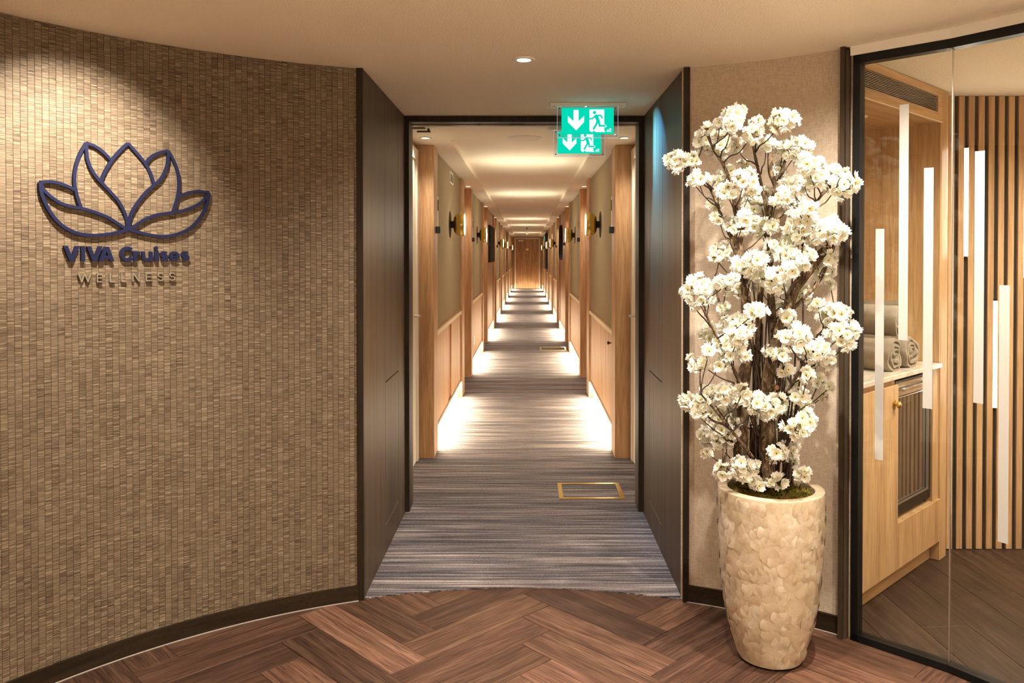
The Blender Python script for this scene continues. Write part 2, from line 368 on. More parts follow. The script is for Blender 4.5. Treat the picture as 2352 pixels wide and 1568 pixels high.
M['plank'] = wood('plank', (0.052, 0.024, 0.015), (0.104, 0.050, 0.031), (0.175, 0.092, 0.060), (2.0, 30, 30), 0.5, 0.2, 0.2, 0.22, 0.75)
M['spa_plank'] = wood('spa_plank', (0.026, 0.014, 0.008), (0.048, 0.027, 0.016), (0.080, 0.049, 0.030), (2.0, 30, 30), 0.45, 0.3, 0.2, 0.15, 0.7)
M['black'] = plain('black_metal', (0.004, 0.004, 0.004), 0.4, 0, 0.25)
M['matt_black'] = plain('matt_black', (0.010, 0.009, 0.008), 0.7)
M['white'] = plain('white_lacquer', (0.78, 0.74, 0.68), 0.45)
M['cream'] = plain('cream_door', (0.80, 0.70, 0.55), 0.4)
M['silver'] = plain('brushed_silver', (0.62, 0.60, 0.57), 0.3, 1.0)
M['chrome'] = plain('chrome', (0.75, 0.74, 0.72), 0.12, 1.0)
M['bronze'] = plain('dark_bronze', (0.045, 0.035, 0.026), 0.45, 0.6)
M['brown_grey'] = plain('brown_grey_plate', (0.085, 0.065, 0.05), 0.8, 0, 0.2)
M['navy'] = plain('navy_lacquer', (0.005, 0.0065, 0.030), 0.55, 0.0, 0.2)
M['taupe'] = plain('taupe_letter', (0.17, 0.135, 0.095), 0.5, 0.0, 0.3)
M['slab'] = plain('floor_bed', (0.035, 0.018, 0.011), 0.8)
M['caulk'] = plain('pale_joint', (0.33, 0.29, 0.25), 0.7)
def brass():
    t = NT('brushed_brass')
    f = t.noise(t.coords((4, 160, 160)), 1.0, 3)
    c = t.mix(f, (0.50, 0.34, 0.085), (0.64, 0.45, 0.13))
    return t.set(c, 0.30, 1.0)
M['brass'] = brass()
M['gold'] = plain('gold_trim', (0.72, 0.50, 0.12), 0.28, 1.0, 0.5, 0.12, 60)
def plaster(name, col, sc=150.0, st=0.9):
    t = NT(name)
    v = t.coords((1, 1, 1), False)
    f = t.noise(v, sc, 3, 0.6)
    g = t.noise(v, 2.2, 2)
    c = t.mix(g, tuple(x*0.96 for x in col), tuple(min(1, x*1.04) for x in col))
    c = t.mix(t.math('MULTIPLY', f, st*0.55), c, tuple(x*0.86 for x in col))
    t.bump(f, st, 0.007)
    return t.set(c, 0.85, 0, 0.2)
M['ceiling'] = plaster('rough_ceiling_plaster', (0.96, 0.83, 0.67))
M['corr_ceiling'] = plaster('smooth_ceiling_plaster', (0.86, 0.79, 0.66), 260, 0.12)
M['plain_wall'] = plaster('plain_wall_plaster', (0.80, 0.69, 0.55), 120, 0.2)
def reed():
    t = NT('woven_reed_strip')
    tc = t.n('TexCoord')
    # fine reeds lie across the strip: fast along z, slow along the strip
    f = t.noise(t.coords((8, 8, 460)), 1.0, 2, 0.75)
    g = t.noise(t.coords((14, 14, 210)), 1.0, 2, 0.7)
    h = t.noise(t.coords((3, 3, 5)), 1.0, 2, 0.5)
    c = t.ramp(f, [(0.32, (0.031, 0.020, 0.012)), (0.44, (0.094, 0.063, 0.038)), (0.55, (0.142, 0.099, 0.062)), (0.68, (0.31, 0.24, 0.16))])
    c = t.mix(t.math('MULTIPLY', t.ramp(g, [(0.36, (1, 1, 1)), (0.43, (0, 0, 0))]), 0.75), c, (0.040, 0.026, 0.016))
    c = t.mix(t.ramp(h, [(0.4, (0, 0, 0)), (0.7, (0.35, 0.35, 0.35))]), c, (0.175, 0.13, 0.083))
    t.bump(f, 0.4, 0.001)
    return t.set(c, 0.6, 0, 0.25)
M['reed'] = reed()
def weave(name, c1, c2, sc=900.0, st=0.25):
    t = NT(name)
    a = t.noise(t.coords((40, 40, sc), False), 1.0, 2)
    b = t.noise(t.coords((sc*0.75, sc*0.75, 40), False), 1.0, 2)
    w = t.noise(t.coords((60, 60, 60), False), 1.0, 3)
    f = t.math('ADD', t.math('MULTIPLY', a, 0.5), t.math('MULTIPLY', b, 0.5))
    c = t.ramp(f, [(0.36, c1), (0.62, c2)])
    c = t.mix(t.math('MULTIPLY', w, 0.25), c, c1)
    t.bump(f, st, 0.0015)
    return t.set(c, 0.85, 0, 0.15)
M['linen'] = weave('beige_linen_wallcovering', (0.37, 0.285, 0.21), (0.53, 0.43, 0.335), 520, 0.25)
M['fabric'] = weave('sage_fabric_panel', (0.235, 0.18, 0.11), (0.32, 0.25, 0.158), 700, 0.2)
def carpet():
    t = NT('striped_carpet')
    f = t.noise(t.coords((1.0, 105, 1), False), 1.0, 3, 0.8)
    g = t.noise(t.coords((0.35, 7, 1), False), 1.0, 2, 0.5)
    p = t.noise(t.coords((420, 420, 420), False), 1.0, 2)
    fg = t.math('ADD', t.math('MULTIPLY', f, 0.84), t.math('MULTIPLY', g, 0.16))
    fp = t.math('ADD', fg, t.math('MULTIPLY', t.math('SUBTRACT', p, 0.5), 0.30))
    c = t.ramp(fp, [(0.36, (0.012, 0.012, 0.018)), (0.44, (0.060, 0.054, 0.064)), (0.50, (0.135, 0.116, 0.122)),
                    (0.56, (0.23, 0.19, 0.182)), (0.63, (0.56, 0.47, 0.43))])
    t.bump(t.math('ADD', f, p), 0.5, 0.004)
    return t.set(c, 0.95, 0, 0.1)
M['carpet'] = carpet()
def shell():
    t = NT('shell_chip')
    v = t.coords((1, 1, 1))
    f = t.noise(v, 30, 4, 0.6, 0.5)
    oi = t.n('ObjectInfo')
    c = t.ramp(f, [(0.30, (0.40, 0.29, 0.175)), (0.5, (0.53, 0.43, 0.31)), (0.70, (0.66, 0.575, 0.465))])
    c = t.mix(t.math('MULTIPLY', oi.outputs['Random'], 0.75), c, (0.46, 0.345, 0.22))
    t.bump(f, 0.10, 0.002)
    m = t.set(c, 0.34, 0, 0.5)
    t.b.inputs['Coat Weight'].default_value = 0.6
    t.b.inputs['Coat Roughness'].default_value = 0.14
    return m
M['shell'] = shell()
def bark():
    t = NT('bark')
    f = t.noise(t.coords((55, 55, 22)), 1.0, 5, 0.7, 0.8)
    c = t.ramp(f, [(0.34, (0.022, 0.012, 0.006)), (0.5, (0.085, 0.052, 0.028)), (0.64, (0.25, 0.18, 0.11))])
    t.bump(f, 0.9, 0.008)
    return t.set(c, 0.85, 0, 0.2)
M['bark'] = bark()
M['cut'] = plain('cut_wood', (0.30, 0.13, 0.06), 0.8, 0, 0.2, 0.3, 90)
M['twig'] = plain('twig', (0.030, 0.015, 0.009), 0.6, 0, 0.3)
def petal():
    t = NT('petal')
    a = t.n('Attribute'); a.attribute_name = 'Col'
    m = t.set(a.outputs['Color'], 0.6, 0, 0.2)
    tl = t.n('BsdfTranslucent'); mx = t.n('MixShader'); mx.inputs[0].default_value = 0.28
    t.l(a.outputs['Color'], tl.inputs[0])
    t.l(t.b.outputs[0], mx.inputs[1]); t.l(tl.outputs[0], mx.inputs[2]); t.l(mx.outputs[0], t.out.inputs[0])
    return m
M['petal'] = petal()
def moss():
    t = NT('moss')
    f = t.noise(t.coords((1, 1, 1), False), 45, 3)
    c = t.ramp(f, [(0.35, (0.05, 0.045, 0.008)), (0.5, (0.15, 0.135, 0.018)), (0.62, (0.20, 0.10, 0.035)), (0.75, (0.11, 0.14, 0.02))])
    return t.set(c, 0.9, 0, 0.1)
M['moss'] = moss()
def terry():
    t = NT('terry_towel')
    v = t.coords((1, 1, 1))
    f = t.noise(v, 420, 2); g = t.noise(v, 24, 3)
    c = t.mix(g, (0.25, 0.195, 0.145), (0.38, 0.31, 0.245))
    t.bump(f, 0.9, 0.004)
    return t.set(c, 0.95, 0, 0.1)
M['towel'] = terry()
def marble():
    t = NT('beige_stone')
    f = t.noise(t.coords((5, 5, 5)), 1.0, 5, 0.6, 1.5)
    c = t.ramp(f, [(0.35, (0.50, 0.43, 0.35)), (0.6, (0.66, 0.59, 0.50))])
    return t.set(c, 0.18, 0, 0.5)
M['marble'] = marble()
M['glass'] = thin_glass('clear_glass', (0.93, 0.94, 0.90), 1.45, 0.9)
M['acrylic'] = thin_glass('acrylic', (0.92, 0.95, 0.97), 1.5, 1.2, 0.05)
M['vinyl'] = plain('frosted_cream_vinyl', (0.36, 0.335, 0.305), 0.6)
M['rail'] = plain('pale_rail', (0.74, 0.60, 0.42), 0.45, 0, 0.3)
t_ = NT('dark_reflective_glass')
M['fridge_glass'] = t_.set((0.02, 0.02, 0.022), 0.03, 0, 0.5); t_.b.inputs['IOR'].default_value = 3.2
M['lens'] = emit('lit_lens', (1.0, 0.93, 0.80), 14.0)
M['sconce_lens'] = emit('lit_sconce_lens', (1.0, 0.88, 0.66), SCONCE_L)
M['tube_light'] = emit('lit_tube', (1.0, 0.92, 0.80), TUBE_L)
M['sign_green'] = emit('backlit_green', (0.0, 0.72, 0.47), SIGN_L)
M['sign_white'] = emit('backlit_white', (0.90, 1.0, 0.97), SIGN_L*1.15)
M['acr_edge'] = emit('lit_acrylic_edge', (0.62, 0.66, 0.85), 0.75)
M['led_dot'] = emit('lit_indicator', (1.0, 0.95, 0.9), 3.0)
M['mirror'] = plain('mirror_glass', (0.8, 0.8, 0.78), 0.03, 1.0)

# ------------------------------------------------------------------ lamps
def spot(name, loc, power, size=110, blend=0.6, col=WARM, rad=0.035, parent=None, rot=(0, 0, 0)):
    d = bpy.data.lights.new(name, 'SPOT')
    d.energy = power; d.spot_size = math.radians(size); d.spot_blend = blend; d.color = col; d.shadow_soft_size = rad
    o = bpy.data.objects.new(name, d); COL.objects.link(o)
    o.location = loc; o.rotation_euler = rot
    if parent: o.parent = parent
    return o
def area(name, loc, rot, sx, sy, power, col=WARM, parent=None, spread=180):
    d = bpy.data.lights.new(name, 'AREA')
    d.shape = 'RECTANGLE'; d.size = sx; d.size_y = sy; d.energy = power; d.color = col; d.spread = math.radians(spread)
    o = bpy.data.objects.new(name, d); COL.objects.link(o)
    o.location = loc; o.rotation_euler = rot
    if parent: o.parent = parent
    return o

# ------------------------------------------------------------------ structure: floor
def struct(name, mb, m, parent=None, smooth=False, label=None):
    o = mb.obj(name, m, parent, smooth)
    if parent is None: o['kind'] = 'structure'
    if label: o['label'] = label
    return o
b = MB()
b.box(-2.3, 3.6, -0.8, 4.75, -0.03, -0.008); b.box(-1.0, 1.0, 4.75, YEND+0.3, -0.03, -0.008)
floor = struct('floor', b, M['slab'], label='brown herringbone plank floor of the round lobby and the room behind the glass')

def clip(poly, inside, cut):
    out = []
    for i in range(len(poly)):
        a, c = poly[i-1], poly[i]
        ia, ic = inside(a), inside(c)
        if ic:
            if not ia: out.append(cut(a, c))
            out.append(c)
        elif ia: out.append(cut(a, c))
    return out
def half(poly, nx, ny, d):
    ins = lambda p: p[0]*nx + p[1]*ny <= d
    def cut(a, c):
        da, dc = a[0]*nx+a[1]*ny-d, c[0]*nx+c[1]*ny-d
        t = da/(da-dc)
        return (a[0]+(c[0]-a[0])*t, a[1]+(c[1]-a[1])*t)
    return clip(poly, ins, cut)
PW, PL = 0.157, 0.628
TH = math.radians(45.9)
U = (math.sin(TH), math.cos(TH)); V = (-math.cos(TH), math.sin(TH))
PLANK_TONE = {}
def plank_mesh(poly, top=0.0):
    """a plank with a small chamfer along its top edge; polygon in its own axes"""
    g, ch, th = 0.0007, 0.0012, 0.008
    n = len(poly)
    cx = sum(p[0] for p in poly)/n; cyy = sum(p[1] for p in poly)/n
    def inset(d):
        q = []
        for i in range(n):
            a, p, c = Vector(poly[i-1]), Vector(poly[i]), Vector(poly[(i+1) % n])
            t0, t1 = (p-a).normalized(), (c-p).normalized()
            n0, n1 = Vector((-t0.y, t0.x)), Vector((-t1.y, t1.x))
            bis = n0+n1
            if bis.length < 1e-6: bis = n0
            bis.normalize()
            q.append(p + bis*(d/max(0.3, bis.dot(n0))))
        return q
    a, c = inset(g), inset(g+ch)
    vs = [(p.x, p.y, -th) for p in a] + [(p.x, p.y, top-0.0008) for p in a] + [(p.x, p.y, top) for p in c]
    fs = [tuple(range(2*n, 3*n))]
    for k in (0, 1):
        fs += [(k*n+i, k*n+(i+1) % n, (k+1)*n+(i+1) % n, (k+1)*n+i) for i in range(n)]
    m = MB(); m.add(vs, fs)
    return m
full_mesh = plank_mesh([(0, 0), (PL, 0), (PL, PW), (0, PW)]).mesh('plank', M['plank'])
rng = random.Random(11)
# tone of the planks that stand out in the picture, by lattice position (kind, i, j)
TONES = {('v', 0, -1): 1.45, ('v', -1, -1): 0.66, ('v', 1, -1): 1.0, ('v', 1, 0): 0.78, ('v', 0, 0): 1.0, ('v', -1, 0): 0.95, ('v', -2, 0): 1.4, ('v', 2, 0): 1.05,
         ('u', 0, 0): 0.9, ('u', -1, 0): 1.08, ('u', -2, 0): 0.8, ('u', 1, 0): 0.95, ('u', -2, -1): 0.65, ('u', -1, -1): 0.62, ('u', -3, -1): 0.8, ('u', 0, -1): 0.7,
         ('u', 0, 1): 0.78, ('u', -1, 1): 0.72, ('u', -2, 1): 0.75, ('u', 1, 1): 1.0, ('v', -1, 1): 1.15, ('v', -2, 1): 1.25, ('v', -3, 1): 0.6}
def lay_planks():
    N = 96
    circ = [(CX+(R+0.012)*math.cos(2*PI*k/N), CY+(R+0.012)*math.sin(2*PI*k/N)) for k in range(N)]
    for kind in ('u', 'v'):
        for i in range(-40, 41):
            for j in range(-9, 10):
                if kind == 'u': u0, v0 = 1.742 + i*PW + j*PL, 2.314 + i*PW - j*PL
                else: u0, v0 = 2.214 + i*PW + j*PL, 1.686 + i*PW - j*PL
                lu, lv = (PL, PW) if kind == 'u' else (PW, PL)
                cu, cv = u0+lu/2, v0+lv/2
                x, y = cu*U[0]+cv*V[0], cu*U[1]+cv*V[1]
                if math.hypot(x-CX, y-CY) > R+0.33 or y < 0.9: continue
                # own axes: along the plank, across it
                if kind == 'u': ex, ey, ou, ov = U, V, u0, v0
                else: ex, ey, ou, ov = V, (-U[0], -U[1]), u0+PW, v0
                ox, oy = ou*U[0]+ov*V[0], ou*U[1]+ov*V[1]
                rect = [(ox+a*ex[0]+c*ey[0], oy+a*ex[1]+c*ey[1]) for a, c in ((0, 0), (PL, 0), (PL, PW), (0, PW))]
                poly = rect
                if max(math.hypot(p[0]-CX, p[1]-CY) for p in rect) > R+0.012:
                    for k in range(N):
                        a, c = circ[k], circ[(k+1) % N]
                        nx, ny = c[1]-a[1], -(c[0]-a[0])
                        poly = half(poly, nx, ny, a[0]*nx+a[1]*ny)
                        if len(poly) < 3: break
                if len(poly) < 3: continue
                if poly is rect or all(min(abs(p[0]-q[0])+abs(p[1]-q[1]) for q in rect) < 1e-6 for p in poly) and len(poly) == 4:
                    me = full_mesh
                else:
                    loc = [((p[0]-ox)*ex[0]+(p[1]-oy)*ex[1], (p[0]-ox)*ey[0]+(p[1]-oy)*ey[1]) for p in poly]
                    q = []
                    for p in loc:
                        if not q or math.hypot(p[0]-q[-1][0], p[1]-q[-1][1]) > 0.004: q.append(p)
                    if len(q) > 1 and math.hypot(q[0][0]-q[-1][0], q[0][1]-q[-1][1]) < 0.004: q.pop()
                    ar = abs(sum(q[k-1][0]*q[k][1]-q[k][0]*q[k-1][1] for k in range(len(q))))/2
                    if len(q) < 3 or ar < 0.0015: continue
                    me = plank_mesh(q).mesh('plank', M['plank'])
                o = link('plank', me, floor, (ox, oy, 0), (0, 0, math.atan2(ex[1], ex[0])))
                t = TONES.get((kind, i, j), rng.choice((0.72, 0.9, 1.0, 1.0, 1.08, 1.2)))
                o.color = (t, t*rng.uniform(0.97, 1.02), t*rng.uniform(0.94, 1.02), 1)
lay_planks()
# long boards of the room behind the glass, running away from the camera; they reach a little under the lobby planks
def lay_spa():
    A, B = pol(40.0, R), pol(69.3, R)
    n = Vector((B.y-A.y, -(B.x-A.x), 0)).normalized()
    if n.dot(A - Vector((CX, CY, 0))) < 0: n = -n
    w, L = 0.19, 1.25
    ang = math.radians(90+2.7)
    ex = (math.cos(ang), math.sin(ang)); ey = (-math.sin(ang), math.cos(ang))
    for i in range(16):
        for j in range(4):
            k = L*j - (0.47*i) % L
            ox = 1.40 + ex[0]*k - ey[0]*w*i; oy = 1.55 + ex[1]*k - ey[1]*w*i
            rect = [(ox+a*ex[0]+c*ey[0], oy+a*ex[1]+c*ey[1]) for a, c in ((0, 0), (L, 0), (L, w), (0, w))]
            p = half(half(half(rect, -n.x, -n.y, -(A.x*n.x+A.y*n.y)), 0, 1, 3.99), 1, 0, 3.33)
            q = []
            for v in p:
                if not q or math.hypot(v[0]-q[-1][0], v[1]-q[-1][1]) > 0.004: q.append(v)
            if len(q) > 2 and math.hypot(q[0][0]-q[-1][0], q[0][1]-q[-1][1]) < 0.004: q.pop()
            if len(q) < 3: continue
            ar = abs(sum(q[k-1][0]*q[k][1]-q[k][0]*q[k-1][1] for k in range(len(q))))/2
            if ar < 0.002: continue
            loc = [((v[0]-ox)*ex[0]+(v[1]-oy)*ex[1], (v[0]-ox)*ey[0]+(v[1]-oy)*ey[1]) for v in q]
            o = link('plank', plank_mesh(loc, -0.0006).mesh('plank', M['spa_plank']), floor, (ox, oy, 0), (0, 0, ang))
            t = rng.uniform(0.9, 1.1); o.color = (t, t, t, 1)
lay_spa()

# carpet: arc-fronted, runs down the corridor
b = MB()
xa, xb = -0.679, 0.641
arc = []
for k in range(25):
    x = xa + (xb-xa)*k/24
    arc.append((x, CY + math.sqrt((R+0.0)**2-(x-CX)**2)))
poly = arc + [(xb, 4.60), (NR, 4.60), (NR, YEND), (NL, YEND), (NL, 4.60), (xa, 4.60)]
b.prism(poly, -0.007, 0.004)
carpet_o = tag(b.obj('carpet', M['carpet']), 'grey carpet with dark and pale cross stripes running down the corridor', 'carpet')
carpet_o['kind'] = 'structure'

# ------------------------------------------------------------------ structure: ceilings
b = MB(); b.box(-2.3, 3.6, -0.8, 4.60, HC, HC+0.06)
struct('ceiling', b, M['ceiling'], label='rough plastered ceiling over the lobby')
b = MB()
tx0, tx1, tz = -0.52, 0.475, HC+0.045
b.box(-0.95, tx0, 4.60, YEND+0.2, HC, HC+0.06); b.box(tx1, 0.95, 4.60, YEND+0.2, HC, HC+0.06)
n = 20; tc = (tx0+tx1)/2
def ty(x): return 5.08 + 0.40*((x-tc)/(tx1-tc))**2
for k in range(n):
    x0, x1 = tx0+(tx1-tx0)*k/n, tx0+(tx1-tx0)*(k+1)/n
    b.prism([(x0, 4.60), (x1, 4.60), (x1, ty(x1)), (x0, ty(x0))], HC, HC+0.06)
b.box(tx0, tx1, 4.9, YEND+0.2, tz, tz+0.03)
b.box(tx0, tx1, 34.0, YEND+0.2, HC, HC+0.04)
struct('ceiling_corridor', b, M['corr_ceiling'], label='corridor ceiling with a shallow raised tray along its middle')

# ------------------------------------------------------------------ curved left wall with woven reed strips
def arc_wall(mb, p0, p1, r0, r1, z0, z1, n):
    for k in range(n):
        a, c = p0+(p1-p0)*k/n, p0+(p1-p0)*(k+1)/n
        q = [pol(a, r0), pol(c, r0), pol(c, r1), pol(a, r1)]
        mb.prism([(p.x, p.y) for p in q], z0, z1)
PJL = -20.05      # where the left portal jamb meets the wall
b = MB(); arc_wall(b, -100, PJL, R+0.004, R+0.06, 0, HC, 40)
wall_left = struct('wall_left', b, plain('wall_paste', (0.20, 0.12, 0.075), 0.8), smooth=True, label='curved lobby wall hung with strips of woven brown reeds')
STEP = 0.6478
ph = -20.41
edges = [PJL-0.02, -20.41]
while edges[-1] > -73: edges.append(edges[-1]-STEP)
for k in range(len(edges)-1):
    a, c = edges[k]-0.013, edges[k+1]+0.013
    mb = MB()
    m = (a+c)/2
    prof = [(a, R+0.004), (a, R+0.0007), (a-0.04, R), (m, R), (c+0.04, R), (c, R+0.0007), (c, R+0.004)]
    vs = []
    for z in (0.062, HC-0.001):
        for p, r in prof:
            q = pol(p, r, z); vs.append(q)
    kk = len(prof)
    mb.add(vs, [(i, i+1, kk+i+1, kk+i) for i in range(kk-1)])
    mb.obj('wallcovering_strip', M['reed'], wall_left)
b = MB(); arc_wall(b, -74.0, PJL, R-0.012, R+0.01, 0.003, 0.0635, 40)
struct('baseboard_left', b, M['plinth'], smooth=True, label='dark brown baseboard along the curved reed wall')
b = MB(); arc_wall(b, -74.0, PJL, R-0.0155, R-0.011, 0.0003, 0.0035, 40)
struct('trim_1', b, M['caulk'], smooth=True, label='pale sealant line under the left baseboard')

# right lobby wall in linen wallcovering
PJR, PPOST = 20.9, 38.85
b = MB(); arc_wall(b, PJR-0.8, 40.2, R, R+0.06, 0, HC, 24)
struct('wall_right', b, M['linen'], smooth=True, label='beige linen wallcovering between the doorway and the glass wall')
b = MB(); arc_wall(b, PJR, PPOST, R-0.012, R+0.01, 0.003, 0.0690, 24)
struct('baseboard_right', b, M['plinth'], smooth=True, label='dark brown baseboard under the linen wall')
b = MB(); arc_wall(b, PJR, PPOST, R-0.0155, R-0.011, 0.0003, 0.0035, 24)
struct('trim_2', b, M['caulk'], smooth=True, label='pale sealant line under the right baseboard')
# wall behind the camera
b = MB(); arc_wall(b, 69.2, 261, R, R+0.06, 0, HC, 60)
struct('wall_back', b, M['plain_wall'], smooth=True, label='plain plastered wall at the back of the lobby')

# dark post between the linen wall and the glass
b = MB()
q = [pol(38.62, R-0.042), pol(39.12, R-0.042), pol(39.30, R+0.03), pol(38.62, R+0.03)]
b.prism([(p.x, p.y) for p in q], 0, HC)
q = [pol(39.12, R-0.030), pol(39.42, R-0.022), pol(39.42, R+0.03), pol(39.12, R+0.03)]
b.prism([(p.x, p.y) for p in q], 0, HC-0.012)
struct('trim_3', b, M['post'], label='dark brown post where the linen wall meets the glass')

# ------------------------------------------------------------------ portal: dark panelled passage
def portal(name, x_in, x_out, sgn, lab):
    yf = 3.362 if sgn < 0 else 3.345
    b = MB(); b.box(min(x_in+sgn*0.006, x_out), max(x_in+sgn*0.006, x_out), yf+0.01, 4.515, 0, HC)
    w = struct(name, b, M['matt_black'], label=lab)
    def board(nm, y0, y1, z0, z1, m=M['dark']):
        bb = MB(); bb.box(min(x_in, x_in+sgn*0.007), max(x_in, x_in+sgn*0.007), y0, y1, z0, z1, 0.0010)
        return bb.obj(nm, m, w)
    g = 0.0010
    ys = [yf, 3.877, 4.272, 4.508]
    board('board', ys[0]+0.0005, ys[1]-g, 0.002, HC-0.002)
    board('board', ys[1]+g, ys[2]-g, 0.826, HC-0.002)
    board('access_panel', ys[1]+g*1.5, ys[2]-g*1.5, 0.1415, 0.820)
    board('board', ys[1]+g, ys[2]-g, 0.002, 0.139)
    board('board', ys[2]+g, ys[3], 0.002, HC-0.002)
    e = MB(); e.box(min(x_in-sgn*0.0006, x_out), max(x_in-sgn*0.0006, x_out), yf-0.008, yf+0.012, 0, HC-0.0005, 0.001)
    e.obj('edge_strip', M['dark_edge'], w)
    s = MB(); s.box(min(x_in-sgn*0.001, x_in+sgn*0.003), max(x_in-sgn*0.001, x_in+sgn*0.003), ys[1]+0.004, ys[2]-0.006, 0.1385, 0.1415)
    s.obj('metal_strip', M['silver'], w)
    return w
portal('wall_portal_left', -0.679, -0.704, -1, 'dark oak panelled left side of the doorway passage')
portal('wall_portal_right', 0.641, 0.664, 1, 'dark oak panelled right side of the doorway passage')

# door frame at the end of the passage
b = MB()
b.box(-0.85, -0.657, 4.510, 4.60, 0, HC); b.box(0.615, 0.85, 4.510, 4.60, 0, HC); b.box(-0.657, 0.615, 4.510, 4.60, 2.166, HC)
fr = struct('trim_4', b, M['dark_edge'], label='dark door frame at the mouth of the corridor')
b = MB(); b.box(-0.86, -0.660, 4.60, 4.68, 0, HC); b.box(0.618, 0.86, 4.60, 4.68, 0, HC); b.box(-0.660, 0.618, 4.60, 4.68, 2.169, HC)
b.obj('rebate', M['dark'], fr)
b = MB(); b.box(-0.655, 0.613, 4.590, 4.606, 2.1635, 2.1668)
b.obj('seal', M['brown_grey'], fr)
b = MB(); b.box(-0.10, -0.02, 4.585, 4.608, 2.160, 2.1672); b.box(-0.28, -0.262, 4.585, 4.608, 2.160, 2.1672)
b.obj('strike_plate', M['bronze'], fr)

# ------------------------------------------------------------------ corridor walls: a block for each cabin pair
def led(parent, sgn, xs, y0, y1):
    return area('panel_light', (xs, (y0+y1)/2, 0.148), (0, sgn*math.radians(38), 0), 0.02, y1-y0, LED_W, (1.0, 0.86, 0.62), parent)
ORD = ['first', 'second', 'third', 'fourth', 'fifth', 'sixth', 'seventh', 'eighth']
def block(k, sgn):
    """sgn -1 left, +1 right; returns the wall of one cabin pair"""
    side = 'left' if sgn < 0 else 'right'
    xf = XL if sgn < 0 else XR           # pier face
    xn = NL if sgn < 0 else NR           # niche wall
    xp = xf + sgn*0.019                  # panel face
    y0 = Y0 + k*PITCH; y1 = min(y0 + BLK, YEND-0.05)
    def bx(mb, xa, xb, ya, yb, za, zb, ch=0.0):
        mb.box(min(xa, xb), max(xa, xb), ya, yb, za, zb, ch); return mb
    b = MB()
    bx(b, xf+sgn*0.045, xn+sgn*0.06, y0+0.004, y1-0.004, 0, HC)
    w = struct('wall_corridor_'+side, b, M['brown_wood'], label='%s stretch of panelled wall on the %s of the corridor' % (ORD[k], side))
    # pier at the near end: end board and side strip
    p = bx(MB(), xf+sgn*0.0015, xn, y0, y0+0.02, 0.004, HC-0.001, 0.001)
    p.obj('pier_board', M['oak'], w)
    p = bx(MB(), xf, xf+sgn*0.046, y0+0.0005, y0+0.235, 0.004, HC-0.001, 0.001)
    p.obj('pier_strip', M['oak'], w)
    p = bx(MB(), xf, xf+sgn*0.046, y1-0.29, y1, 0.004, HC-0.001, 0.0015)
    p.obj('end_strip', M['oak'], w)
    p = bx(MB(), xf+sgn*0.004, xn, y1-0.02, y1+0.001, 0.004, HC-0.001)
    p.obj('back_board', M['oak'], w)
    ya, yb = y0+0.245, y1-0.295
    q = bx(MB(), xp, xp+sgn*0.028, ya, yb, 0.160, HC-0.006)
    if k == 2:
        q = bx(MB(), xp, xp+sgn*0.028, ya, yb, 0.175, HC-0.006)
        q.obj('wood_panel', M['oak'], w)
    else:
        q = bx(MB(), xp, xp+sgn*0.028, ya, yb, 0.876, HC-0.010)
        q.obj('fabric_panel', M['fabric'], w)
        q = bx(MB(), xp-sgn*0.016, xp+sgn*0.01, ya, yb, 0.842, 0.876, 0.0015)
        q.obj('chair_rail', M['rail'], w)
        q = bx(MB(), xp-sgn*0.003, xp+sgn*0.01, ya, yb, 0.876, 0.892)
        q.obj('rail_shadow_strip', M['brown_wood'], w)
        if k == 0 and sgn < 0:
            for a, c in ((ya, 6.93), (7.19, yb)):
                q = bx(MB(), xp, xp+sgn*0.028, a, c, 0.182, 0.842, 0.001); q.obj('wainscot_panel', M['oak'], w)
            q = bx(MB(), xp+sgn*0.010, xp+sgn*0.028, 6.93, 7.19, 0.182, 0.842); q.obj('inset_panel', M['red_wood'], w)
        elif k == 0:
            cuts = [ya, 6.22, 6.62, 6.95, 7.5, yb]
            for a, c in zip(cuts[:-1], cuts[1:]):
                q = bx(MB(), xp, xp+sgn*0.028, a+0.0015, c-0.0015, 0.182, 0.842, 0.0015); q.obj('wainscot_panel', M['oak'], w)
            kb = MB(); kb.lathe([(0.004, 0.0), (0.006, 0.012), (0.013, 0.018), (0.014, 0.026), (0.006, 0.030)], 14, 'x', False, True)
            kn = kb.obj('knob', M['bronze'], w, True, (xp, 6.16, 0.765)); kn.rotation_euler = (0, 0, PI if sgn > 0 else 0)
        else:
            q = bx(MB(), xp, xp+sgn*0.028, ya, yb, 0.182, 0.842, 0.001); q.obj('wainscot_panel', M['oak'], w)
            if k == 1 and sgn < 0:
                q = bx(MB(), xp-sgn*0.004, xp, ya+0.42, ya+0.58, 0.30, 0.42, 0.001); q.obj('socket_plate', M['white'], w)
    q = bx(MB(), xp-sgn*0.003, xp+sgn*0.028, ya, yb, 0.154, 0.182, 0.001)
    q.obj('bottom_trim', M['brown_wood'], w)
    q = bx(MB(), xp+sgn*0.022, xp+sgn*0.03, ya, yb, 0.003, 0.154)
    q.obj('skirting', M['rail'], w)
    # thin shadow-gap trim beside the pier strip
    q = bx(MB(), xp-sgn*0.004, xp+sgn*0.01, ya-0.010, ya+0.004, 0.003, HC-0.005)
    q.obj('gap_trim', M['brown_wood'], w)
    led(w, sgn, xp+sgn*0.010, ya+0.02, yb-0.02)
    return w
for k in range(NSEG+1):
    block(k, -1); block(k, 1)
# niche walls behind the blocks
b = MB(); b.box(NL-0.06, NL, 4.68, YEND, 0, HC)
struct('wall_niche_left', b, M['oak'], label='oak wall at the back of the left door niches')
b = MB(); b.box(NR, NR+0.06, 4.68, YEND, 0, HC)
struct('wall_niche_right', b, M['oak'], label='oak wall at the back of the right door niches')
